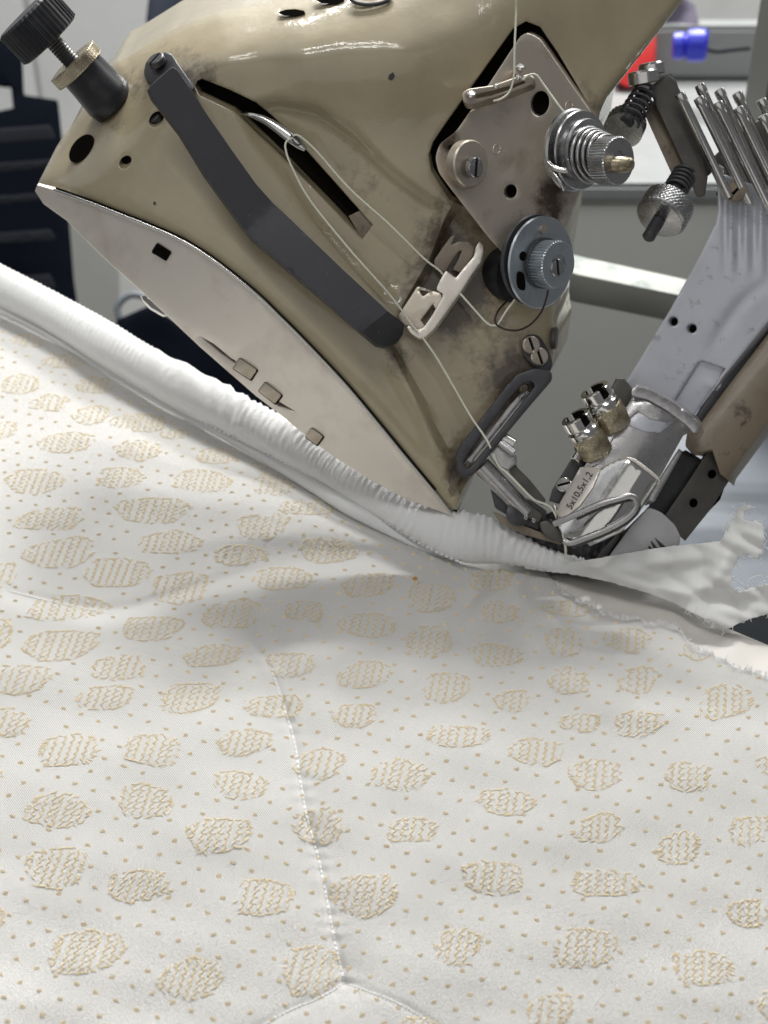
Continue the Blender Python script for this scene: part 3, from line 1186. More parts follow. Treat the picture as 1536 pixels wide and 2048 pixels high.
CP = [(90, 350, -60), (150, 258, -60), (230, 135, -50), (165, 300, -22), (250, 323, 14), (200, 390, -12), (340, 200, 50), (330, 330, 36),
      (300, 415, 18), (300, 100, 0), (400, 60, 30), (520, 30, 62), (450, 120, 90), (600, 20, 78), (600, 60, 104), (600, 125, 126), (700, 30, 112), (700, 90, 142), (800, 40, 134), (800, 100, 156),
      (1000, 20, 140), (900, 60, 146), (900, 0, 118), (1200, -50, 110), (1400, -150, 85), (1340, 20, 66), (1230, 160, 56), (1150, 80, 86), (1100, 120, 78), (980, 150, 100),
      (920, 180, 104), (850, 250, 82), (700, 190, 110), (620, 190, 98), (500, 180, 62), (430, 195, 54), (480, 270, 48), (500, 330, 42), (560, 420, 36), (600, 280, 58),
      (700, 340, 62), (800, 350, 70), (880, 420, 62), (880, 330, 72), (750, 450, 44), (830, 520, 36), (600, 560, 36), (500, 470, 40), (700, 700, 18),
      (640, 640, 30), (800, 620, 30), (820, 850, 0), (880, 940, -18), (1000, 600, 30), (950, 700, 22), (1050, 650, 20), (1100, 700, 8), (1000, 780, 10),
      (930, 860, -4), (1050, 500, 26), (1150, 420, 22), (1180, 300, 36), (905, 1000, -34), (740, 700, 26), (840, 740, 26)]
for (x, y) in CURVE:
    CP.append((x, y, float(hplate(x, y)) + 16))
CP = np.array(CP, float)


def tps(r):
    return np.where(r > 1e-6, r * r * np.log(np.maximum(r, 1e-6)), 0)


Kp = CP[:, :2] / 500
Km = tps(np.hypot(Kp[:, None, 0] - Kp[None, :, 0], Kp[:, None, 1] - Kp[None, :, 1])) + np.eye(len(Kp)) * .02
Pm = np.column_stack([np.ones(len(Kp)), Kp])
Am = np.block([[Km, Pm], [Pm.T, np.zeros((3, 3))]])
wv = np.linalg.solve(Am, np.concatenate([CP[:, 2], np.zeros(3)]))
R1 = np.array([(455, 205), (560, 188), (640, 203), (715, 258), (790, 330), (850, 376), (905, 412), (889, 440), (860, 540), (800, 610), (760, 600), (690, 530), (610, 440), (560, 365), (500, 290)], float)
R2 = np.array([(908, 402), (1000, 380), (1200, 380), (1200, 900), (900, 1000), (890, 925), (832, 800), (775, 690), (800, 615), (858, 515), (889, 436)], float)


def sstep(t):
    t = np.clip(t, 0, 1)
    return t * t * (3 - 2 * t)


def hbody(x, y):
    q = np.stack([np.ravel(x), np.ravel(y)], 1).astype(float)
    k = q / 500
    h = tps(np.hypot(k[:, None, 0] - Kp[None, :, 0], k[:, None, 1] - Kp[None, :, 1])) @ wv[:-3] + wv[-3] + k @ wv[-2:]
    s1 = np.where(inside(q, R1), seg_dist(q, R1), 0)
    h -= 20 * sstep(s1 / 34)
    s2 = np.where(inside(q, R2), seg_dist(q, R2), 0)
    h -= 26 * sstep(s2 / 16)
    # raised web between the two planes, running down to the tip
    h += gline(q[:, 0], q[:, 1], [(770, 690), (815, 780), (850, 860), (880, 940)], 7, 12)
    h -= gline(q[:, 0], q[:, 1], [(715, 690), (790, 790), (850, 880)], 6, 16)
    return h.reshape(np.shape(x))


BLOBS = [(350, 140, 70, .42), (410, 150, 40, .3), (215, 245, 55, .3), (262, 170, 40, .35), (318, 235, 26, .35), (560, 300, 40, .20), (590, 400, 60, .22), (640, 470, 40, .2),
         (660, 250, 50, .16), (740, 345, 50, .18), (800, 380, 40, .16), (720, 410, 50, .2), (900, 470, 60, .55), (870, 540, 50, .4), (930, 600, 60, .40), (900, 650, 40, .3),
         (1010, 640, 40, .25), (960, 560, 50, .5), (790, 700, 30, .5), (800, 740, 24, .35), (850, 590, 60, .3), (1030, 755, 60, .35), (1060, 720, 50, .45), (940, 900, 50, .4),
         (930, 940, 40, .5), (1010, 850, 40, .35), (990, 770, 40, .2), (900, 250, 50, .22), (960, 160, 60, .2), (1130, 150, 50, .18), (880, 400, 30, .3), (1180, 210, 40, .4),
         (900, 1000, 40, .22), (870, 900, 60, .16), (760, 260, 60, .1), (690, 330, 60, .16), (840, 470, 40, .2), (790, 560, 50, .2), (480, 215, 60, .28), (700, 500, 50, .2), (850, 690, 120, .12), (960, 720, 90, .16),
         (1090, 440, 60, .5), (1000, 420, 60, .4), (1050, 800, 60, .3)]


def fgrime(x, y):
    g = np.zeros(np.shape(x))
    for (a, b, r, v) in BLOBS:
        g = g + v * np.exp(-((x - a) ** 2 + (y - b) ** 2) / (r * r))
    return np.clip(g, 0, .75)


SLOT = [(391, 172), (395, 162), (404, 158), (460, 180), (512, 205), (545, 232), (580, 265), (612, 300), (680, 376), (745, 450), (725, 478), (650, 400), (579, 327), (540, 288), (512, 262), (467, 222), (400, 190)]
POCKET = [(1052, 43), (1080, 54), (1114, 104), (1150, 164), (1178, 212), (1150, 300), (1090, 380), (1000, 400), (925, 412), (900, 398), (879, 368), (863, 342), (858, 310), (866, 285), (884, 258), (925, 200), (980, 122), (1026, 58)]
HOLE1 = ell(163, 297, 30, 17, -52)
HOLE2 = ell(251, 324, 14, 10, -50)
HOLE3 = ell(313, 238, 17, 12, -50)
TOPH = [(558, 25), (572, 20), (590, 19), (606, 22), (608, 26), (590, 31), (570, 31)]
TOPH2 = [(628, -4), (650, -10), (680, -8), (686, 0), (672, 7), (645, 6)]
outl = SIL[:-1] + [(1000, -200)] + RIGHT[:-1] + CURVE[::-1][:-1]
relief('casting', outl, hbody, M_beige, machine, holes=[SLOT, POCKET, HOLE1, HOLE2, HOLE3, TOPH, TOPH2], thick=lambda x, y: np.clip(40 + 1.0 * (seg_dist(np.stack([x, y], 1), CURVE, False) - 40), 40, 230), bev=3, sp=10,
       rounds=[(SIL, 120, 105), (CURVE, 46, 26), (RIGHT, 22, 22)], skew=(30, -60), sharp=40, attrs={'grime': fgrime},
       creases=[[(908, 404), (889, 438), (859, 516), (802, 614), (777, 690), (832, 800), (888, 925)]])
relief('slot_shade', [(380, 150), (405, 145), (520, 190), (620, 290), (760, 450), (728, 490), (570, 335), (460, 235), (380, 190)],
       lambda x, y: hbody(x, y) - 34 + 20 * sstep((y - 425) / 45), M_inside, machine, thick=20, bev=0, sp=14)  # black floor paints the shade inside the slot
relief('slot_end', [(697, 432), (722, 420), (747, 452), (725, 480)], lambda x, y: hbody(x, y) - 8, M_brown, machine, thick=18, bev=1, sp=10)
relief('pocket_shade', [(1040, 25), (1095, 40), (1200, 215), (1165, 320), (1090, 400), (900, 420), (840, 345), (850, 270), (1010, 45)], lambda x, y: hbody(x, y) - 30, M_inside, machine, thick=20, bev=0, sp=22)  # black floor paints shade into the groove round the tension plate
for hh in (HOLE1, HOLE2, TOPH, TOPH2):
    c = np.mean(hh, 0)
    relief('hole_shade', [tuple(c + (np.array(q) - c) * 1.1) for q in hh], lambda x, y: hbody(x, y) - 16, M_inside, machine, thick=10, bev=0, sp=8)  # black sheet just below each hole stands in for its shaded depth
hc = lambda x, y, dz=0: float(hbody(np.array([float(x)]), np.array([float(y)]))[0]) + dz
screw('plug_screw', (313, 238, hc(313, 238, -26)), (-.45, -.35, .8), 15, 12, M_dark, machine, ang=10)
relief('hole_shade', [(295, 220), (330, 220), (332, 256), (295, 256)], lambda x, y: hbody(x, y) - 30, M_inside, machine, thick=8, bev=0, sp=10)  # black sheet for the shade round the plug screw
# oval window ring at the top edge
tube('sight_ring', [(x, y, hc(x, y, 3)) for x, y in ell(742, -8, 42, 17, -3, 20)] + [(784, -9, hc(784, -9, 3))], 4, M_dark, machine, n=8)
relief('sight_glass', ell(742, -8, 38, 14, -3, 20), lambda x, y: hbody(x, y) - 1, M_nickel, machine, thick=6, bev=1, sp=10)
# small wear marks chipped through the enamel
relief('paint_chip', [(778, 150), (786, 144), (790, 152), (784, 161), (776, 158)], lambda x, y: hbody(x, y) + 1.0, M_dark, machine, thick=3, bev=0, sp=5)
relief('paint_chip', [(306, 404), (311, 403), (312, 409), (307, 410)], lambda x, y: hbody(x, y) + 1.0, M_dark, machine, thick=3, bev=0, sp=5)

# face plate
LOWE = [(903, 1031), (867, 1018), (817, 1001), (733, 955), (667, 913), (600, 862), (570, 836), (512, 792), (400, 694), (343, 640), (287, 587), (203, 512), (133, 441), (87, 408), (70, 382)]
PLATE = [(x + 1.5 * cn[0], y + 1.5 * cn[1]) for x, y in CURVE] + LOWE
NOTCH = [[(400, 672), (428, 688), (462, 716), (472, 722), (470, 727), (440, 706)], [(552, 800), (592, 823), (556, 812)]]
fp = relief('face_plate', PLATE, lambda x, y: hplate(x, y) + 4 * np.sin(np.clip(((x - ca[0]) * cu[0] + (y - ca[1]) * cu[1]) / 1054, 0, 1) * pi), M_cream, machine,
            holes=NOTCH, thick=9, bev=1.6, sp=22, skew=(4, -4))
relief('plate_backing', [(q[0] + 10 + (40 if q[0] < 140 else 0), q[1] - 4 + (18 if q[0] < 140 else 0)) for q in PLATE], lambda x, y: hplate(x, y) - 16, M_inside, machine, thick=24, bev=0, sp=40, skew=(10, -20))
tube('plate_edge_strip', [(x + 2 * cn[0], y + 2 * cn[1], float(hplate(x, y)) + 3) for x, y in CURVE[1:]], 3.6, M_steel, fp, n=10)
tube('plate_seam', [(x - 3 * cn[0], y - 3 * cn[1], float(hplate(x, y)) + 7) for x, y in CURVE[1:-1]], 1.5, M_inside, machine, n=8)


def clip(cx, cy, ang, l=34, w=20, hh=9):
    a = math.radians(ang)
    ux, uy = math.cos(a), math.sin(a)
    q = [(-l / 2, -w / 2), (l / 2, -w / 2), (l / 2, w / 2), (-l / 2, w / 2)]
    pl = [(cx + u * ux - v * uy, cy + u * uy + v * ux) for u, v in q]
    big = [(cx + 1.1 * (p[0] - cx) + 1, cy + 1.12 * (p[1] - cy) + 1) for p in pl]
    relief('clip_shadow_gap', rounded(big, 4), lambda x, y: hplate(x, y) + 5.2, M_inside, fp, thick=3, bev=0, sp=12)  # dark sheet paints a shadow gap round the clip
    relief('plate_clip', rounded(pl, 4), lambda x, y: hplate(x, y) + hh - 3 * np.abs(((x - cx) * ux + (y - cy) * uy) / l * 2), M_nickel, fp, thick=hh + 8, bev=2, sp=8, skew=(2, 3))


clip(322, 503, 32, 32, 20, 5)
relief('clip_slit', [(303, 506), (322, 500), (330, 514), (328, 519), (316, 512)], lambda x, y: hplate(x, y) + 12, M_inside, fp, thick=3, bev=0, sp=8)
clip(490, 738, 33, 42, 24, 12)
clip(540, 786, 38, 42, 22, 12)
clip(628, 873, 36, 30, 22, 10)
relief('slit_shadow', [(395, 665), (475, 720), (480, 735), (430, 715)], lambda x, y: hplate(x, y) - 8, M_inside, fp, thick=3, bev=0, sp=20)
# small chrome lens shaped guard seen behind the plate
relief('lower_guard', [(281, 592), (290, 590), (310, 608), (338, 632), (326, 634), (300, 619), (286, 604)], lambda x, y: hplate(x, y) - 60, M_chrome, machine, thick=16, bev=4, sp=8)

# take-up guard: bent dark bar
BAR = [(297, 178), (300, 171), (340, 136), (347, 134), (355, 140), (388, 187), (413, 227), (460, 295), (512, 368), (545, 405), (580, 438), (680, 534), (775, 622), (809, 648),
       (806, 668), (797, 682), (770, 693), (754, 690), (722, 664), (645, 597), (560, 525), (505, 478), (478, 444), (410, 350), (360, 268), (304, 196)]


def hbar(x, y):
    s = ((x - 297) * .72 + (y - 178) * .69)
    base = 130 - .06 * s
    # bent-back foot at the lower end and lip at the top
    e = np.clip(((x - 725) * .68 + (y - 663) * .73 + 0) - ((x - 725) * 0), -50, 80)
    fold = np.clip((x - 722) * .576 + (y - 662) * .818, 0, 80)
    return base - fold * 1.1 + .10 * np.abs(s - 335)


bar = relief('guard_bar', BAR, hbar, M_bar, machine, thick=16, bev=1.6, sp=18, creases=[[(724, 663), (774, 623)], [(492, 461), (543, 405)]], skew=(-3, 4), sharp=14)
tab = relief('bar_bracket', rounded([(287, 147), (292, 122), (330, 103), (345, 108), (352, 122), (392, 178), (370, 196), (330, 190), (294, 166)], 8), lambda x, y: hbody(x, y) + 26 - (390 - x) * .06, M_dark, machine, thick=40, bev=5, sp=14)
screw('bracket_screw', (316, 126, hc(316, 126, 30)), (-.35, -.55, .75), 18, 12, M_dark, tab, ang=70)
0 and relief('bar_foot', [(770, 640), (812, 652), (840, 640), (830, 668), (800, 684), (775, 688)], lambda x, y: hbody(x, y) + 14, M_dark, machine, thick=40, bev=3, sp=10)

# take-up lever in the slot
tl = tube('take_up_lever', [(482, 226, 40, 3), (500, 229, 62, 5), (530, 240, 74, 8), (556, 256, 80, 10), (580, 274, 82, 11), (600, 290, 80, 9), (611, 299, 78, 5)], 8, M_steel, machine, n=14, flat=.6)
tube('lever_eye', [(q[0], q[1], 90) for q in ell(592, 280, 12, 6, 48, 16)] + [(592 + 12 * math.cos(math.radians(48)), 280 + 12 * math.sin(math.radians(48)), 90)], 2.2, M_dark, tl, n=6)

# pressure regulator at the upper left
AX1 = (-.67, -.67, .56)


def along(p, ax, t):
    n = math.sqrt(sum(a * a for a in ax))
    return tuple(p[i] + ax[i] / n * t for i in range(3))


b0 = (216, 196, hc(222, 196, -14))
reg = lathe('regulator_sleeve', b0, AX1, [(46, -20), (51, 0), (50, 8), (47, 45), (46, 72), (51, 76), (51, 92), (40, 94)], M_black, machine, 48)
nut = diamond('regulator_nut', along(b0, AX1, 92), AX1, ([(40, -2), (55, -1)], [(55, 23), (48, 24), (20, 21)]), 58, 22, M_brass, machine, n=56, depth=1.2, steps=10)
lathe('regulator_stud', along(b0, AX1, 108), AX1, [(16 + (1.4 if i % 2 else 0), i * 3.0) for i in range(30)], M_dark, machine, 24)
knurled('regulator_knob', along(b0, AX1, 188), AX1, 72, 68, M_black, machine, teeth=40, depth=3.0, bev=6)

# tension plate
TP = [(1058, 65), (1080, 76), (1112, 122), (1146, 172), (1190, 234), (1182, 300), (1157, 385), (1132, 450), (1112, 520), (1040, 540), (1016, 518), (971, 468), (897, 372), (877, 345), (870, 315), (879, 288), (912, 263), (975, 172), (1030, 88), (1042, 70)]


def htp(x, y):
    return 122 - .32 * (x - 1000) - .10 * (y - 250)


def ftg(x, y):
    g = np.zeros(np.shape(x))
    for (a, b, r, v) in [(895, 290, 30, .7), (1100, 385, 40, .5), (1110, 430, 40, .45), (1040, 450, 30, .2), (1180, 240, 30, .4), (1160, 200, 25, .2), (1135, 330, 50, .3), (900, 262, 20, .3), (1060, 420, 60, .1)]:
        g = g + v * np.exp(-((x - a) ** 2 + (y - b) ** 2) / (r * r))
    return g


tplate = relief('tension_plate', rounded(TP, 10), htp, M_nickel, machine, holes=[ell(1080, 207, 18, 25, 12), ell(1021, 383, 12, 14, 20), ell(903, 297, 6, 6)], thick=26, bev=2.5, sp=14, skew=(5, -3), attrs={'grime': ftg})
for (cx, cy, r) in ((1080, 207, 30), (1021, 383, 20), (903, 297, 12)):
    relief('hole_shade', ell(cx, cy, r, r), lambda x, y: htp(x, y) - 22, M_inside, tplate, thick=4, bev=0, sp=14)  # black sheet paints the shade behind each plate hole
for (cx, cy) in ((993, 299), (1138, 212)):
    tube('stamped_ring', [(q[0], q[1], float(htp(*q))) for q in ell(cx, cy, 7, 10, 10, 18)] + [(cx + 7, cy + 1, float(htp(cx, cy)))], 1.1, M_nickel, tplate, n=6)
AX = (.60, .22, .76)
cyl('plate_bushing', (926, 328, htp(926, 328) + 14), AX, 46, 26, M_nickel, tplate, bev=3, seg=48)
screw('plate_screw', (946, 335, htp(946, 335) + 46), AX, 20, 10, M_knob, tplate, ang=-85)
# thread guide on the plate: bent channel with two pins
gch = relief('plate_thread_guide', rounded([(922, 188), (935, 178), (985, 171), (1030, 155), (1060, 148), (1071, 156), (1068, 168), (1040, 180), (990, 196), (945, 210), (928, 208)], 7), lambda x, y: 172 - (y - 150) * .25 - .3 * (x - 1000), M_nickel, tplate, thick=24, bev=4, sp=8, skew=(3, 9),
              holes=[[(950, 190), (985, 182), (1020, 172), (1048, 162), (1050, 166), (1020, 178), (985, 190), (952, 197)]])
for (cx, cy, r) in ((942, 192, 9), (1040, 138, 9), (991, 175, 6), (1036, 158, 6)):
    cyl('guide_rivet', (cx, cy, 166 - .3 * (cx - 1000)), (.2, -.5, .8), r, 8, M_chrome, gch, bev=2.5, seg=20)
tube('guide_post', [(1030, 150, 110), (1036, 140, 150)], 9, M_nickel, tplate, n=12)

# upper tension: discs, spring, knurled nut on a slotted stud
c0 = (1148, 301, 108)
ten = lathe('upper_tension_discs', c0, AX, [(58, -10), (78, -8), (80, 0), (76, 3), (52, 5), (52, 15), (72, 17), (76, 20), (74, 23), (56, 26), (60, 34), (58, 40), (40, 44), (30, 46)], M_knob, tplate, 64)
helix('tension_spring', along(c0, AX, 46), AX, 54, 34, 58, 5.2, 4.4, M_knob, ten, n=8, per=30)
lathe('tension_core', along(c0, AX, 40), AX, [(30, 0), (28, 80)], M_dark, ten, 24)
knurled('tension_nut', along(c0, AX, 96), AX, 47, 42, M_knob, ten, teeth=46, depth=2.2, bev=3, inner=20)
st0 = along(c0, AX, 128)
lathe('tension_stud', st0, AX, [(16 - (1.0 if i % 2 else 0), i * 2.2) for i in range(15)] + [(15, 34), (13, 46), (8, 50)], M_brass, ten, 26)
0 and relief('stud_slot', [(1256, 341), (1272, 334), (1275, 338), (1260, 346)], lambda x, y: 236 + (x - 1228) * .1, M_inside, ten, thick=10, bev=1, sp=8)
tube('disc_stop_lever', [(1096, 326, 156), (1108, 336, 162), (1128, 342, 168), (1134, 340, 170)], 6, M_steel, ten, n=10)
tube('disc_stop_lever', [(1099, 338, 150), (1112, 352, 158), (1122, 366, 158), (1128, 380, 150)], 4, M_steel, ten, n=8)

# lower tension: large slotted disc with knurled nut and check spring
lathe('lower_hub', (1018, 548, -10), AX, [(54, -30), (58, 0), (56, 24), (40, 26)], M_black, machine, 40)
c1 = (1068, 520, 82)
dk = lathe('backing_disc', c1, AX, [(40, -4), (88, -3), (90, 2), (88, 7), (40, 9)], M_dark, machine, 64)
lathe('disc_felt', along(c1, AX, 8), AX, [(40, 0), (80, 1), (80, 12), (40, 13)], M_black, dk, 48)
lathe('front_disc', along(c1, AX, 24), AX, [(50, -3), (88, -3), (91, 0), (88, 3), (50, 3.5)], M_disc, dk, 72)
Mfr = frame(along(c1, AX, 27.6), AX)


def disc_mark(name, ring, m, z0=0, z1=1.2):
    n = len(ring)
    V = [tuple(Mfr @ Vector((a, b, z1))) for a, b in ring] + [tuple(Mfr @ Vector((a, b, z0))) for a, b in ring]
    Fc = [tuple(range(n))] + [(i, i + n, (i + 1) % n + n, (i + 1) % n) for i in range(n)]
    return mesh_obj(name, V, Fc, m, dk, smooth=False)


disc_mark('disc_hole', ell(-56, 6, 9, 9, 0, 20), M_inside)
disc_mark('disc_opening', rounded([(-66, -24), (-48, -24), (-38, -44), (-36, -60), (-54, -58), (-62, -46)], 8), M_inside)
disc_mark('disc_pin', ell(-14, 64, 9, 9, 0, 20), M_nickel, 0, 5)
cyl('nut_collar', along(c1, AX, 28), AX, 50, 8, M_dark, dk, bev=1, seg=40)
nt_ = knurled('lower_tension_nut', along(c1, AX, 34), AX, 47, 40, M_disc, dk, teeth=46, depth=2.4, bev=3, inner=20)
screw('centre_screw', along(c1, AX, 70), AX, 18, 8, M_knob, dk, ang=-70)
tube('check_spring', [(1096, 580, 140), (1093, 596, 136), (1082, 625, 126), (1062, 648, 106), (1038, 660, 86), (1012, 659, 70), (994, 650, 66), (990, 638, 64), (996, 622, 60), (1008, 608, 50), (1020, 596, 40)], 2.1, M_wire, dk, n=8)

# wire-form thread guide on the casting
gd = relief('slack_thread_guide', rounded([(959, 482), (966, 488), (968, 500), (962, 525), (945, 548), (925, 580), (895, 622), (868, 660), (850, 676), (838, 678), (822, 668), (812, 654), (822, 650), (834, 660), (846, 656), (862, 634), (884, 596), (886, 588), (872, 580), (880, 560), (892, 540), (912, 556), (924, 540), (948, 512), (952, 492)], 5),
            lambda x, y: 62 - (y - 480) * .02, M_cream, machine, thick=12, bev=2.5, sp=8, skew=(3, 3))
relief('guide_tab', rounded([(835, 572), (882, 586), (886, 600), (852, 652), (838, 660), (806, 650), (796, 632)], 5), lambda x, y: 50 + (x - 835) * .1, M_nickel, machine,
       holes=[[(838, 580), (860, 584), (846, 592)], [(842, 640), (866, 608), (872, 622), (850, 650)]], thick=8, bev=2, sp=9, skew=(2, 2))
relief('guide_hook', rounded([(868, 520), (902, 472), (912, 470), (902, 490), (918, 482), (940, 484), (950, 496), (946, 512), (922, 545), (905, 540), (918, 515), (924, 500), (915, 505), (890, 545), (870, 540)], 4),
       lambda x, y: 40 + (x - 870) * .08, M_brown, machine, thick=10, bev=2, sp=8)
0 and cyl('guide_screw', (808, 644, 40), (.3, .3, .9), 13, 14, M_dark, machine, bev=2, seg=24)

# notch in the right flank
cyl('flank_plug', (1104, 676, -20), (1, 0.1, .25), 22, 10, M_plate, machine, seg=24)

# needle guard frame and its screw plate
sp_ = relief('screw_plate', rounded([(1041, 692), (1054, 668), (1078, 670), (1096, 698), (1106, 726), (1100, 746), (1072, 738), (1048, 714)], 10), lambda x, y: hbody(x, y) + 14, M_dark, machine, thick=26, bev=3, sp=10)
screw('plate_screw', (1061, 691, hc(1061, 691, 14)), (.2, 0, .95), 18, 8, M_nickel, sp_, ang=-70)
screw('plate_screw', (1077, 714, hc(1077, 714, 14)), (.2, 0, .95), 18, 8, M_nickel, sp_, ang=-70)
relief('needle_guard', rounded([(911, 912), (922, 890), (1005, 782), (1034, 748), (1070, 736), (1103, 742), (1105, 760), (1060, 812), (1000, 884), (948, 948), (934, 955), (918, 946)], 9),
       lambda x, y: 34 - (y - 740) * .05, M_dark, machine, holes=[rounded([(927, 926), (936, 908), (1020, 796), (1046, 768), (1064, 762), (1070, 772), (1000, 862), (946, 928), (936, 938)], 5)], thick=26, bev=3.5, sp=12, skew=(-4, 4))
relief('guard_inner_rail', [(934, 920), (1020, 808), (1050, 778), (1058, 784), (1000, 856), (942, 926)], lambda x, y: 4 - (y - 740) * .05, M_satin, machine, thick=10, bev=2, sp=12)
tube('guard_stud', [(1036, 770, 10), (1048, 778, 26)], 9, M_brass, machine, n=12)

# needle bar, clamp and presser foot
nb = cyl('needle_bar', (962, 930, -8), (.66, .68, -.12), 19, 135, M_satin, machine, seg=28)
relief('needle_clamp', rounded([(975, 905), (1000, 882), (1030, 905), (1036, 925), (1018, 942), (998, 938)], 5), lambda x, y: 6.0, M_satin, machine, thick=34, bev=4, sp=10)
cyl('clamp_screw', (1000, 872, 8), (.8, .5, .1), 12, 34, M_steel, machine, seg=20, bev=2)
cyl('clamp_screw', (998, 884, 14), (.75, .6, .2), 9, 40, M_satin, machine, seg=20, bev=2)
relief('bar_side', rounded([(1016, 906), (1030, 912), (1034, 934), (1060, 960), (1092, 1000), (1086, 1012), (1050, 980), (1018, 945)], 4), lambda x, y: -10.0 - (y - 900) * .05, M_plate, machine, thick=14, bev=2, sp=10)
relief('foot_shank', rounded([(976, 960), (1004, 968), (1030, 990), (1062, 1000), (1094, 1022), (1090, 1048), (1074, 1060), (1040, 1046), (990, 1016)], 4), lambda x, y: -18.0 - (y - 960) * .1, M_dark, machine, thick=24, bev=3, sp=12)
lathe('foot_roller', (1034, 1028, -20), (.3, -.2, .9), [(22, 0), (26, 3), (26, 9), (16, 14), (8, 15)], M_dark, machine, 28)
relief('bar_cover', rounded([(962, 936), (978, 930), (1020, 975), (1064, 1012), (1086, 1030), (1078, 1046), (1044, 1030), (1004, 985)], 4), lambda x, y: 8.0 - (y - 930) * .18, M_plate, machine, thick=12, bev=2, sp=10)
for (cx, cy) in ((1051, 1034), (1067, 1040)):
    cyl('foot_screw', (cx, cy, -12), (.2, .1, 1), 5, 6, M_chrome, machine, bev=1.5, seg=16)
ft = relief('presser_foot', rounded([(1078, 1044), (1094, 1040), (1120, 1060), (1131, 1078), (1124, 1086), (1100, 1080), (1082, 1062)], 5), lambda x, y: -8.0 + (x - 1080) * .1, M_plate, machine, thick=14, bev=4, sp=8)
relief('foot_sole', rounded([(984, 1022), (1000, 1028), (1060, 1056), (1126, 1082), (1122, 1090), (1050, 1070), (1000, 1046)], 3), lambda x, y: -34.0 + (x - 984) * .1, M_brown, machine, thick=12, bev=2, sp=12)
tube('needle', [(1108, 1010, -8, 4), (1118, 1040, -6, 3.4), (1128, 1080, -4, 2.6), (1134, 1120, -4, 1.4)], 3, M_chrome, machine, n=10)

# sewing thread
th = empty('sewing_thread', P(850, 520, 80), 'ivory sewing thread running through guides and take-up lever down to the needle', 'thread')
TR = 2.1


def fuzz(s, a):
    return .35 * math.sin(s * .9 + 3 * a)


def strand(pts, kind='thread_run', r=TR):
    tube(kind, pts, r, M_thread, th, n=8, step=3, disp=fuzz)


strand([(1034, -60, 260), (1032, 0, 220), (1032, 30, 205), (1029, 100, 200), (1028, 150, 188), (1020, 182, 176), (1004, 197, 172), (987, 202, 166)])
strand([(1046, 160, 160), (1056, 151, 162), (1072, 150, 158), (1089, 172, 150), (1118, 212, 146), (1140, 238, 140)])
strand([(1034, 594, 80), (1014, 620, 74), (996, 648, 64), (988, 651, 66), (974, 646, 66), (948, 618, 64), (916, 582, 56)])
strand([(890, 555, 50), (878, 540, 56), (846, 515, 62), (780, 450, 72), (700, 378, 80), (640, 310, 86), (612, 282, 90), (594, 270, 92), (586, 272, 90)])
strand([(586, 276, 92), (574, 282, 94), (571, 296, 94), (582, 330, 90), (620, 400, 80), (700, 500, 72), (780, 590, 68), (826, 652, 66), (836, 662, 66)])
strand([(846, 676, 60), (870, 710, 54), (900, 760, 46), (940, 830, 38), (966, 868, 34), (976, 884, 40), (981, 896, 36)])
strand([(987, 908, 26), (993, 924, 22), (1001, 936, 20), (1012, 944, 20), (1040, 972, 20), (1066, 998, 14), (1084, 1006, 8), (1100, 1014, 4), (1110, 1028, 2), (1117, 1046, 0), (1126, 1068, 2)])
strand([(1128, 1078, 2), (1131, 1094, 0), (1132, 1118, -14)], r=2.6)

# ------------------------------------------------------------ silver arm with pins at the right
AW = empty('binder_arm', P(1400, 600, -60), 'silver cast arm with fluted head and a crown of steel pins at the right', 'machine arm')
ARM = [(1434, 344), (1436, 420), (1430, 450), (1398, 515), (1340, 620), (1252, 764), (1262, 800), (1330, 850), (1384, 848), (1402, 816), (1450, 752), (1500, 690), (1540, 640), (1720, 420), (1720, 380), (1536, 380)]


def harm(x, y):
    b = -70 + (x - 1400) * .10 - (y - 600) * .16
    fl_ = np.clip((560 - y) / 110, 0, 1) * np.clip((x - 1440) / 15, 0, 1)
    b = b + fl_ * 5 * np.sin((x - 1452) / 30 * 2 * pi - .6)
    b = b - gline(x, y, [(1420, 700), (1480, 610), (1540, 560)], 4, 14)
    return b


arm = relief('arm_casting', ARM, harm, M_alu, AW, holes=[ell(1347, 643, 8.5, 8.5), ell(1384, 657, 9, 8.5), [(1396, 726), (1404, 722), (1450, 738), (1440, 752), (1432, 768), (1380, 840), (1350, 838), (1346, 806)]],
             thick=46, bev=4, sp=5.5, skew=(14, 4))
for c in ((1347, 643), (1384, 657)):
    relief('hole_shade', ell(*c, 13, 13), lambda x, y: harm(x, y) - 16, M_inside, AW, thick=4, bev=0, sp=9)  # black sheet paints the shade inside the arm holes
relief('arm_recess', [(1390, 716), (1456, 732), (1440, 775), (1392, 846), (1345, 845), (1338, 800)], lambda x, y: harm(x, y) - 15 + gline(x, y, [(1410, 764), (1450, 776)], 7, 9), M_alu, AW, thick=10, bev=0, sp=12)
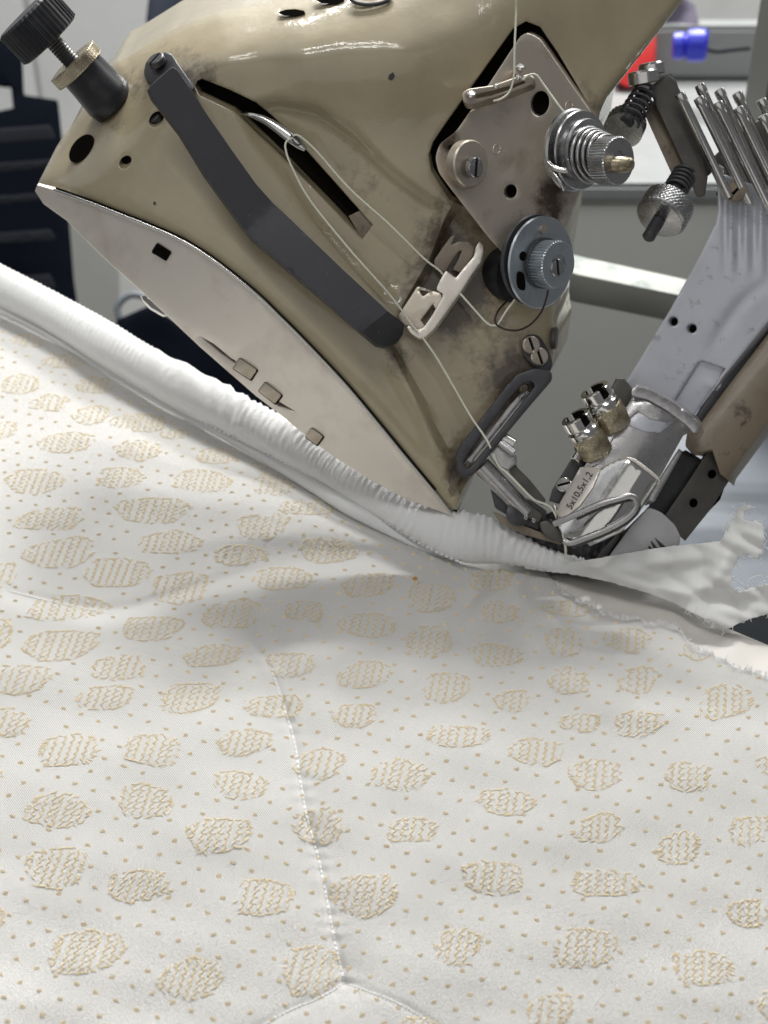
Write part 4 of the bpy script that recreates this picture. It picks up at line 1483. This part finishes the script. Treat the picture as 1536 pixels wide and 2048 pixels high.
# dark crown plate that carries the pins
relief('pin_plate', rounded([(1402, 340), (1436, 334), (1452, 348), (1452, 372), (1470, 392), (1500, 404), (1540, 414), (1720, 440), (1720, 120), (1500, 250), (1440, 300)], 8), lambda x, y: -56 + (x - 1400) * .02, M_plate, AW, thick=20, bev=3, sp=30)
tube('pin_plate_rim', [(1408, 336, -50), (1430, 333, -48), (1446, 344, -46), (1440, 372, -44), (1450, 390, -42), (1475, 402, -40), (1510, 412, -38), (1540, 420, -36), (1640, 440, -30)], 6, M_satin, AW, n=10)
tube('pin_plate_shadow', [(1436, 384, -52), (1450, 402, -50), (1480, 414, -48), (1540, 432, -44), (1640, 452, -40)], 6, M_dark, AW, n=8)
PINS = [(1398, 168, 1508, 372, -20), (1437, 178, 1548, 384, -20), (1473, 184, 1584, 392, -20), (1521, 198, 1632, 408, -20), (1560, 208, 1670, 418, -20),
        (1358, 186, 1470, 384, 20), (1396, 194, 1512, 396, 20), (1434, 204, 1552, 406, 22), (1475, 214, 1594, 418, 22), (1524, 230, 1640, 430, 22), (1572, 236, 1690, 440, 22)]
pr = None
for (x0, y0, x1, y1, hh) in PINS:
    ax = (x1 - x0, y1 - y0, -40)
    Ln = math.sqrt(sum(a * a for a in ax))
    pn = lathe('pin', (x0, y0, hh + 16), ax, [(6.5, 0), (10, 1.5), (10.5, 3), (10.5, 18), (9.4, 20), (9.4, Ln)], M_steel, AW, 20)
screw('pin_screw', (1474, 384, -8), (-.45, .1, .8), 20, 14, M_brown, AW, ang=40)

# tensioner bracket left of the pins
BR = empty('tensioner_bracket', P(1350, 280, -30), 'dark flat bracket with a spring and two knurled thumbscrews left of the pins', 'bracket')
relief('bracket_bar', rounded([(1296, 176), (1318, 160), (1336, 148), (1352, 160), (1416, 352), (1410, 392), (1394, 396), (1376, 352)], 5), lambda x, y: 8 - (y - 160) * .15, M_plate, BR, thick=22, bev=3, sp=16)
relief('bracket_edge', rounded([(1330, 152), (1342, 146), (1370, 200), (1424, 345), (1414, 354), (1350, 200)], 4), lambda x, y: -2 - (y - 160) * .15, M_dark, BR, thick=30, bev=3, sp=16)
relief('bracket_back', [(1290, 230), (1302, 200), (1330, 215), (1380, 350), (1370, 372), (1342, 345)], lambda x, y: -28.0, M_brown, BR, thick=14, bev=2, sp=20)
AXB = (-.33, -.55, .2)
for (c, r, L) in (((1288, 168, 24), 30, 26), ((1305, 150, 12), 26, 24)):
    lathe('chrome_collar', c, (-.18, -.9, .3), [(r - 3, 0), (r, 2), (r, L - 4), (r - 3, L), (r * .5, L + 1)], M_steel, BR, 40)
AXS = (-.52, .78, .2)
cyl('spring_bolt', (1292, 186, 6), AXS, 15, 80, M_dark, BR, seg=24)
helix('coil_spring', (1294, 184, 6), AXS, 24, 24, 78, 6, 3.0, M_dark, BR, n=8, per=24)
diamond('thumbscrew', (1254, 244, -14), (-.35, .7, .45), ([(30, -2), (36, -1)], [(40, 29), (20, 31)]), 40, 28, M_knob, BR, n=26, depth=1.8)
AXL = (-.50, .78, .36)
cyl('threaded_rod', (1370, 345, -6), AXL, 15, 90, M_dark, BR, seg=20)
helix('coil_spring', (1370, 348, -6), AXL, 22, 22, 52, 5, 3.6, M_dark, BR, n=8, per=24)
kn = diamond('thumbscrew', (1338, 408, 12), AXL, ([(30, -3), (44, -2)], [(50, 40), (44, 43), (46, 45), (30, 47)]), 52, 38, M_knob, BR, n=36, depth=1.9)
cyl('threaded_rod', along((1338, 408, 12), AXL, 40), AXL, 13, 54, M_dark, BR, seg=20, bev=4)

# ------------------------------------------------------------ lower arm, brown enamel
LA = empty('lower_arm', P(1450, 850, -120), 'stained brown enamelled lower arm of the machine running off to the right', 'machine arm')


def hla(x, y):
    # a round arm whose axis runs from lower left to upper right
    t = ((x - 1370) * .80 + (y - 880) * .60)
    return -150 + 80 * np.sqrt(np.clip(1 - ((t - 60) / 86) ** 2, 0, 1)) - 0 * x


relief('arm_tube', [(1380, 880), (1400, 848), (1450, 780), (1540, 662), (1720, 430), (1860, 540), (1536, 848), (1462, 948), (1458, 962), (1440, 948), (1424, 900), (1400, 905), (1376, 898)], hla, M_brown, LA, thick=80, bev=3, sp=14, skew=(10, 10))
relief('gap_shade_strip', [(1384, 850), (1402, 818), (1460, 742), (1540, 640), (1720, 412), (1724, 432), (1544, 662), (1452, 780), (1400, 850)], lambda x, y: -108.0 + 0 * x, M_dark, LA, thick=40, bev=3, sp=16)  # dark strip stands in for the shaded gap between the two arms
relief('arm_lug', rounded([(1376, 852), (1396, 846), (1424, 880), (1412, 908), (1388, 912), (1370, 892)], 6), lambda x, y: -78.0 + 0 * x, M_brown, LA, thick=40, bev=5, sp=10)
relief('arm_bracket', [(1421, 893), (1436, 906), (1452, 926), (1461, 944), (1458, 962), (1420, 1020), (1370, 1082), (1348, 1062), (1328, 1034), (1372, 970)], lambda x, y: -92.0 - (x - 1400) * .25, M_plate, LA,
       holes=[ell(1424, 948, 8, 9, 20), ell(1387, 1006, 8, 9, 20)], thick=16, bev=2, sp=14)
relief('bracket_hole_shade', [(1372, 960), (1430, 910), (1458, 950), (1440, 1000), (1380, 1060)], lambda x, y: -125.0 + 0 * x, M_inside, LA, thick=10, bev=0, sp=30)  # black sheet added behind the holes so they look shaded
relief('channel', [(1358, 905), (1372, 900), (1402, 918), (1421, 893), (1400, 950), (1330, 1050), (1296, 1030), (1300, 995)], lambda x, y: -112.0 + 0 * x, M_black, LA, thick=20, bev=2, sp=14)
relief('channel_rail', rounded([(1358, 896), (1366, 904), (1310, 1004), (1288, 1012), (1300, 985)], 3), lambda x, y: -80.0 + 0 * x, M_satin, LA, thick=20, bev=3, sp=14)

# ------------------------------------------------------------ tape folder (binder)
FO = empty('tape_folder', P(1270, 930, 0), 'polished steel tape folder with wire loop, stamped with its tape size', 'tape folder')
# axis of the folder body: from upper right to lower left


def barrel(cx, cy, ux, uy, half, h0, amp):
    def f(x, y):
        t = ((x - cx) * uy - (y - cy) * ux) / half
        return h0 + amp * (np.sqrt(np.clip(1 - t * t, 0, 1)) - .6)
    return f


fb = barrel(1270, 890, -.55, .84, 85, 0, 55)
bodyp = [(1268, 788), (1300, 800), (1392, 856), (1366, 872), (1322, 950), (1296, 985), (1240, 1000), (1160, 960), (1178, 932)]
relief('folder_barrel', bodyp, fb, M_satin, FO, thick=50, bev=2, sp=9)
relief('barrel_flat', [(1250, 848), (1276, 824), (1344, 846), (1320, 866), (1290, 864)], lambda x, y: fb(x, y) + 3, M_alu, FO, thick=6, bev=2, sp=9)
relief('barrel_shoulder', [(1262, 800), (1290, 798), (1362, 838), (1346, 846), (1300, 838), (1276, 822), (1240, 850), (1200, 925), (1172, 940), (1168, 932), (1210, 870)], lambda x, y: fb(x, y) + 6, M_satin, FO, thick=12, bev=2, sp=9)
fg = [(1263, 792), (1262, 780), (1272, 772), (1300, 780), (1350, 806), (1392, 838), (1402, 852), (1398, 866), (1388, 868), (1372, 850), (1334, 822), (1296, 800)]
relief('flange', rounded(fg, 4), lambda x, y: 34 - (x - 1270) * .03, M_satin, FO, thick=40, bev=3, sp=10, skew=(3, -4))
# the polished sleeve with stamped strip
fs = lambda x, y: -4 + 74 * np.interp(((x - 1235) * .84 + (y - 975) * .55) / 92, [-1, -.52, -.1, .30, .62, 1], [0, .62, .92, .97, .70, 0])
SL = [(1178, 933), (1200, 938), (1234, 920), (1256, 916), (1280, 934), (1318, 962), (1312, 972), (1276, 1030), (1240, 1065), (1190, 1085), (1130, 1075), (1110, 1045), (1118, 1015)]
relief('folder_sleeve', SL, fs, M_chrome, FO, thick=50, bev=3, sp=8)
strip = relief('stamped_strip', [(1160, 935), (1178, 932), (1200, 939), (1186, 975), (1160, 1012), (1128, 1036), (1112, 1030), (1120, 1005)], lambda x, y: np.maximum(fs(x, y), 6) + 4, M_cream, FO, thick=14, bev=2, sp=10)
tube('sleeve_ring', [(1254, 918, 32), (1266, 920, 34), (1290, 937, 36), (1316, 960, 34), (1315, 968, 32)], 4.5, M_cream, FO, n=10)


def lettering(txt, x, y, h, ux, uy, size, m, parent, name='lettering'):
    cu_ = bpy.data.curves.new(name, 'FONT')
    cu_.body = txt
    cu_.extrude = .04
    cu_.size = 1
    tmp = bpy.data.objects.new('tmp', cu_)
    col.objects.link(tmp)
    bpy.context.view_layer.update()
    me = bpy.data.meshes.new_from_object(tmp.evaluated_get(bpy.context.evaluated_depsgraph_get()))
    bpy.data.objects.remove(tmp)
    V = []
    for v in me.vertices:
        a, b = v.co.x * size, v.co.y * size
        px, py = x + ux * a + uy * b, y + uy * a - ux * b
        hb = h(px, py) if callable(h) else h
        V.append((px, py, hb + v.co.z * size * .6))
    Fc = [tuple(p.vertices) for p in me.polygons]
    bpy.data.meshes.remove(me)
    return mesh_obj(name, PN(V), Fc, m, parent, smooth=False)


lettering('5x10,5x1,2', 1142, 1020, lambda x, y: float(np.maximum(fs(x, y), 6)) + 5.2, .52, -.854, 19, M_labeltxt, strip)
# wire loop guide of flat spring steel
LOOP = [(1108, 1048, 40), (1150, 1030, 60), (1200, 1008, 78), (1240, 996, 86), (1262, 992, 86), (1272, 1000, 84), (1270, 1016, 80), (1250, 1038, 74), (1210, 1060, 64), (1170, 1076, 54), (1140, 1086, 44), (1128, 1082, 40)]
LOOP = [(p[0], p[1], p[2] + 34) for p in LOOP]
tube('loop_guide', LOOP, 6.5, M_satin, FO, n=14, flat=1.0, step=4)
tube('loop_guide', [(p[0] + 3, p[1] + 5, p[2] - 14) for p in LOOP[1:-1]], 6, M_dark, FO, n=12, step=4)
# two knurled nuts
for i, (cx, cy) in enumerate(((1188, 778), (1150, 832))):
    a = (.52, .80, -.30)
    h0 = 30
    g = lathe('slotted_nut', along((cx, cy, h0), a, 20), a, [(28, 0), (31, 1), (31, 4), (28, 6), (31, 9), (33, 12), (32, 24), (31, 26)], M_chrome, FO, 44)
    Mn = frame((cx, cy, h0), a)
    for s0 in (25, 205):
        ring = [(31 * math.cos(math.radians(s0 + t)), 31 * math.sin(math.radians(s0 + t))) for t in range(0, 156, 10)]
        rin = [(p * .7, q * .7) for p, q in ring][::-1]
        rg = ring + rin
        n = len(rg)
        V = [tuple(Mn @ Vector((p * .96, q * .96, 0))) for p, q in rg] + [tuple(Mn @ Vector((p, q, 2))) for p, q in rg] + [tuple(Mn @ Vector((p, q, 21))) for p, q in rg]
        Fc = [tuple(range(n))] + [(l * n + k, l * n + (k + 1) % n, (l + 1) * n + (k + 1) % n, (l + 1) * n + k) for l in range(2) for k in range(n)]
        mesh_obj('nut_lip', V, Fc, M_chrome, g, sharp=30)
    cyl('nut_bore', along((cx, cy, h0), a, 15), a, 27, 6, M_inside, g, bev=1, seg=30)
    diamond('nut_grip', along((cx, cy, h0), a, 46), a, ([(28, 0)], [(31, 46), (24, 48)]), 33, 45, M_brass, g, n=26, depth=1.6)
relief('nut_bracket', [(1148, 884), (1160, 892), (1196, 880), (1212, 850), (1228, 840), (1180, 925), (1166, 930), (1150, 912)], lambda x, y: -14.0 + 0 * x, M_black, FO, thick=20, bev=2, sp=12)
relief('nut_bracket', [(1220, 780), (1232, 756), (1248, 756), (1266, 778), (1262, 800), (1244, 826), (1228, 832), (1216, 812)], lambda x, y: -16.0 + 0 * x, M_plate, FO, thick=20, bev=5, sp=12)
relief('side_block', [(1146, 912), (1160, 908), (1172, 930), (1140, 985), (1118, 1008), (1098, 1002), (1104, 980)], lambda x, y: -14.0 + 0 * x, M_dark, FO, thick=24, bev=3, sp=12)
screw('block_screw', (1128, 970, -10), (-.3, -.2, .9), 15, 8, M_chrome, FO, ang=15)
cyl('chrome_tip', (1160, 905, 0), (-.45, .7, .2), 10, 22, M_chrome, FO, seg=20)
cyl('guide_ball', (1126, 1052, 30), (0, 0, 1), 7, 9, M_chrome, FO, seg=18, bev=3)
relief('feed_block', [(1075, 1036), (1110, 1020), (1136, 1050), (1180, 1092), (1250, 1060), (1300, 1010), (1330, 1030), (1240, 1120), (1200, 1150), (1100, 1150), (1040, 1110), (1010, 1060)],
       lambda x, y: -62 + 2.2 * np.sign(np.sin(x / 2.4)), M_dark, FO, thick=40, bev=2, sp=9)
relief('needle_rail', [(1238, 1064), (1252, 1056), (1206, 1128), (1180, 1128)], lambda x, y: -34.0 + 0 * x, M_plate, FO, thick=20, bev=3, sp=12)

# light grey block with a printed mark, half hidden by the tape
CB = relief('arm_foot_cover', rounded([(1296, 1014), (1322, 1024), (1350, 1050), (1362, 1076), (1356, 1100), (1330, 1150), (1200, 1150), (1220, 1110), (1262, 1052)], 8),
            lambda x, y: -20 + 20 * np.sqrt(np.clip(1 - ((((x - 1290) * .8 + (y - 1070) * .6)) / 80) ** 2, 0, 1)), mat('grey_cast_cover', (.42, .42, .43), .5, .2, bump=[(300, .15, None)], dirt=[((.3, .3, .3), 60, .5, .7, .6)]), None, thick=60, bev=4, sp=10)
tag(CB, 'light grey cast cover with a dark printed mark, poking out behind the loose tape', 'cover')
hk = lambda x, y: -18.6 + 20 * np.sqrt(np.clip(1 - ((((x - 1290) * .8 + (y - 1070) * .6)) / 80) ** 2, 0, 1))
for pl in ([(1309, 1075), (1313, 1078), (1331, 1093), (1336, 1099), (1322, 1097)], [(1301, 1082), (1304, 1083), (1318, 1099), (1309, 1101)], [(1296, 1093), (1300, 1092), (1306, 1100), (1300, 1102)]):
    relief('printed_mark', pl, hk, M_labeltxt, CB, thick=3, bev=0, sp=6)

# ------------------------------------------------------------ workshop behind
M_wall = mat('pale_wall', (0.75, 0.76, 0.75), .7, dirt=[((0.5, 0.51, 0.50), 3, .45, .7, .6), ((0.05, 0.05, 0.05), 22, .70, .74, .8)])
M_floor = mat('grey_floor', (0.30, 0.30, 0.29), .7, dirt=[((0.22, 0.22, 0.22), 5, .45, .7, .6)])
M_panel = mat('grey_painted_panel', (0.60, 0.61, 0.575), .6, dirt=[((0.54, 0.55, 0.52), 9, .5, .7, .6)])
M_bench = mat('pale_bench_top', (0.26, 0.27, 0.27), .4, dirt=[((0.19, 0.20, 0.20), 14, .5, .7, .6), ((0.15, 0.15, 0.15), 60, .66, .70, .8)])
M_post = mat('grey_green_post', (0.13, 0.135, 0.12), .45, .2, dirt=[((0.09, 0.09, 0.08), 20, .5, .7, .5)])
M_zinc = mat('blue_grey_sheet', (0.17, 0.19, 0.215), .6, .1, dirt=[((0.13, 0.15, 0.17), 30, .45, .7, .7)])
M_navy = mat('navy_cloth', (0.012, 0.018, 0.035), .9)
M_blue = mat('blue_plastic', (0.02, 0.03, 0.50), .35)
M_red = mat('red_plastic', (0.55, 0.02, 0.02), .4)
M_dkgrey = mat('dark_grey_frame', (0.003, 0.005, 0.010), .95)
M_dkgrey.node_tree.nodes['Principled BSDF'].inputs['Specular IOR Level'].default_value = .1
M_white_paint = mat('chipped_white_paint', (0.42, 0.43, 0.40), .6, dirt=[((0.20, 0.25, 0.23), 60, .52, .64, .8)])


def world_box(name, x0, x1, y0, y1, z0, z1, m, parent=None, bev=.004):
    bm = bmesh.new()
    bmesh.ops.create_cube(bm, size=1)
    for v in bm.verts:
        v.co = Vector(((x0 + x1) / 2 + v.co.x * (x1 - x0), (y0 + y1) / 2 + v.co.y * (y1 - y0), (z0 + z1) / 2 + v.co.z * (z1 - z0)))
    if bev:
        bmesh.ops.bevel(bm, geom=bm.edges[:], offset=bev, segments=2, affect='EDGES')
    V = [tuple(v.co) for v in bm.verts]
    Fc = [tuple(v.index for v in f.verts) for f in bm.faces]
    bm.free()
    return mesh_obj(name, V, Fc, m, parent)


st = world_box('floor', -4, 4, -1.5, 3.2, -.1, 0, M_floor, bev=0)
tag(st, kind='structure')
st = world_box('back_wall', -4, 4, 2.6, 2.7, 0, 3.0, M_wall, bev=0)
tag(st, kind='structure')

# bench behind the machine
ZB = 1.15 - .215
bench = empty('workbench', (0.25, .9, 0), 'workbench with pale top and dark grey front panel behind the machine', 'workbench')
world_box('bench_top', -.02, .9, .745, 1.08, ZB - .012, ZB, M_bench, bench, .003)
world_box('front_panel', -.01, .88, .752, .77, .05, ZB - .013, M_panel, bench, .003)
world_box('back_ledge', -.02, .9, 1.06, 1.10, ZB + .001, ZB + .045, M_bench, bench, .004)
pd = .62
px = lambda x, d: (x - 768) / F * d
post = world_box('metal_post', px(1482, pd), px(1482, pd) + .04, .60, .64, 0, 1.9, M_post, None, .003)
tag(post, 'grey green upright metal post in the top right corner', 'post')
rail = empty('frame_rail', W(1260, 570, .6), 'horizontal grey frame rail with chipped white upper face behind the knobs', 'rail')
rl = [(960, 560), (1160, 592), (1300, 622), (1400, 650), (1560, 690)]
relief('rail_front', [(1000, 500), (1156, 548), (1376, 592), (1560, 632), (1560, 690), (1330, 640), (1130, 600), (1000, 575)], lambda x, y: hd(.56) + 0 * x, M_post, rail, thick=90, bev=3, sp=40)
relief('rail_top', [(1000, 478), (1156, 512), (1384, 562), (1560, 600), (1560, 640), (1372, 593), (1156, 549), (1000, 520)], lambda x, y: hd(.56) - 3 - (548 + (x - 1156) * .2 - y) * 2.2, M_white_paint, rail, thick=10, bev=0, sp=30)

# blue reel and red piece on the bench
rb = empty('blue_bottle', W(1375, 130, .92), 'small bright blue cylinder with a ridge, lying on the bench top', 'spool')
k = .90 / F / S                       # scale of picture units at this distance
cb_ = (1344, 92, hd(.90))
lathe('spool_body', cb_, (.98, .05, .2), [(14, 0), (25, 3), (26, 20), (22, 25), (22, 27), (29, 30), (31, 36), (31, 62), (26, 68), (14, 69), (12, 60)], M_blue, rb, 36)
tube('cord', [(1415, 100, hd(.9)), (1435, 104, hd(.9)), (1460, 101, hd(.9)), (1500, 97, hd(.9))], 3.2, M_dkgrey, None, n=8)
cord = bpy.data.objects['cord']
tag(cord, 'thin dark cord leading from the blue cylinder to the post', 'cord')
rd = relief('red_box', [(1290, 60), (1312, 70), (1310, 130), (1256, 175), (1230, 160), (1240, 110)], lambda x, y: hd(.97) + 0 * x, M_red, None, thick=180, bev=8, sp=30)
tag(rd, 'red box on the bench half hidden by the machine head', 'box')
dc = relief('dark_cloth_bundle', [(1328, 0), (1345, -20), (1390, 10), (1400, 60), (1385, 84), (1335, 86), (1318, 60)], lambda x, y: hd(1.0) + 30 * np.sin(x / 14 + y / 19), mat('mauve_cloth', (.10, .09, .13), .9), None, thick=160, bev=14, sp=16)
tag(dc, 'dark mauve cloth bundle behind the blue cylinder', 'cloth')

# blue grey sheet metal table at the right
ZT = .300
tt = relief('machine_table', [(1170, 900), (1700, 640), (1900, 620), (1900, 1500), (1380, 1500), (1220, 1300)], horiz(ZT), M_zinc, None, thick=30, bev=0, sp=60)
tag(tt, 'blue grey sheet metal table under the loose end of tape', 'table')
bt = relief('black_strip', [(1380, 1240), (1456, 1256), (1500, 1236), (1560, 1222), (1900, 1160), (1900, 1560), (1500, 1420)], horiz(.262), mat('plain_black', (.010, .012, .014), .6), None, thick=20, bev=2, sp=50)  # plain black strip filling the wedge below the tape
tag(bt, 'plain black strip below the tape at the right edge', 'belt')

# left: pale column, black rack, blurred cables
cl = world_box('wall_column', px(118, 1.6) , px(420, 1.6), 1.55, 1.75, 0.0, 2.2, M_wall, None, .01)
tag(cl, 'pale grey wall column behind the black rack', 'column')
gp = relief('grey_cabinet', [(135, 300), (236, 300), (240, 640), (420, 760), (420, 900), (150, 900), (140, 600)], vert(1.30), M_panel, None, thick=200, bev=0, sp=80)
tag(gp, 'grey cabinet standing between rack and machine head', 'cabinet')
jn = relief('jacket', [(300, -30), (420, -30), (410, 20), (380, 60), (330, 80), (300, 74), (292, 40)], lambda x, y: hd(1.05) + 40 * np.sin(x / 25 + y / 40), M_navy, None, thick=200, bev=20, sp=20)
tag(jn, 'navy jacket hanging behind the machine at the top', 'jacket')
rk = empty('black_rack', W(60, 350, .95), 'black slatted rack or chair standing behind at the left', 'rack')
hr = lambda d: (lambda x, y: hd(d) + 0 * x)
relief('rack_upright', rounded([(-60, 60), (24, 84), (44, 100), (48, 190), (116, 200), (128, 310), (148, 560), (160, 640), (-60, 640)], 6), hr(.98), M_dkgrey, rk, thick=160, bev=6, sp=50, holes=[[(-20, 172), (22, 176), (26, 216), (-20, 226)]])
for (y0, y1) in ((262, 292), (330, 348), (396, 412), (470, 492), (560, 590)):
    relief('rack_slat', rounded([(-60, y0), (100, y0 - 12), (112, y1 - 14), (-60, y1)], 4), hr(.93), mat('rack_slat_paint', (0.004, 0.006, 0.011), 1) if y0 == 262 else bpy.data.materials['rack_slat_paint'], rk, thick=60, bev=5, sp=40)
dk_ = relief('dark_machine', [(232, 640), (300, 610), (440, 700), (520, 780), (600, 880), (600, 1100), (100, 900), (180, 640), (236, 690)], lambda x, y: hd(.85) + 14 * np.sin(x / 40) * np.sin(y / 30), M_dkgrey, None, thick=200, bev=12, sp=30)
tag(dk_, 'dark machinery in shade under the machine head', 'machinery')
cbn = empty('cable_bundle', W(300, 660, .75), 'bundle of grey cables with small blue connectors under the face plate', 'cables')
for i, pp in enumerate(([(240, 640, 0), (236, 612, 8), (262, 590, 10), (300, 600, 6), (330, 640, 0)], [(258, 668, 4), (290, 640, 12), (330, 650, 10), (350, 700, 4)], [(300, 700, 4), (340, 690, 14), (400, 700, 12), (420, 760, 4)])):
    tube('cable', [(a, b, hd(.95) + c) for a, b, c in pp], 7, mat('grey_cable', (.16, .18, .20), .5) if i == 0 else bpy.data.materials['grey_cable'], cbn, n=10)
for (a, b) in ((262, 645), (302, 668)):
    cyl('connector', (a, b, hd(.92)), (.6, .5, .4), 6, 12, bpy.data.materials.get('blue_connector') or mat('blue_connector', (.03, .16, .5), .4), cbn, seg=14)

bpy.data.materials['plain_black'].node_tree.nodes['Principled BSDF'].inputs['Specular IOR Level'].default_value = .04
gt = empty('pipe_pair', W(420, 0, .9), 'two pale pipes slanting up behind the top of the machine head', 'pipes')
for (a, r) in ((0, 11), (26, 8)):
    tube('pipe', [(382 + a, 70, hd(.9)), (420 + a, 0, hd(.9)), (470 + a, -90, hd(.9))], r, M_zinc, gt, n=16)
bo = cyl('wall_bolt', (246, 74, hd(1.54)), (0, 0, 1), 9, 60, M_dkgrey, None, seg=16)
tag(bo, 'dark bolt head in the pale column, right of the regulator knob', 'bolt')
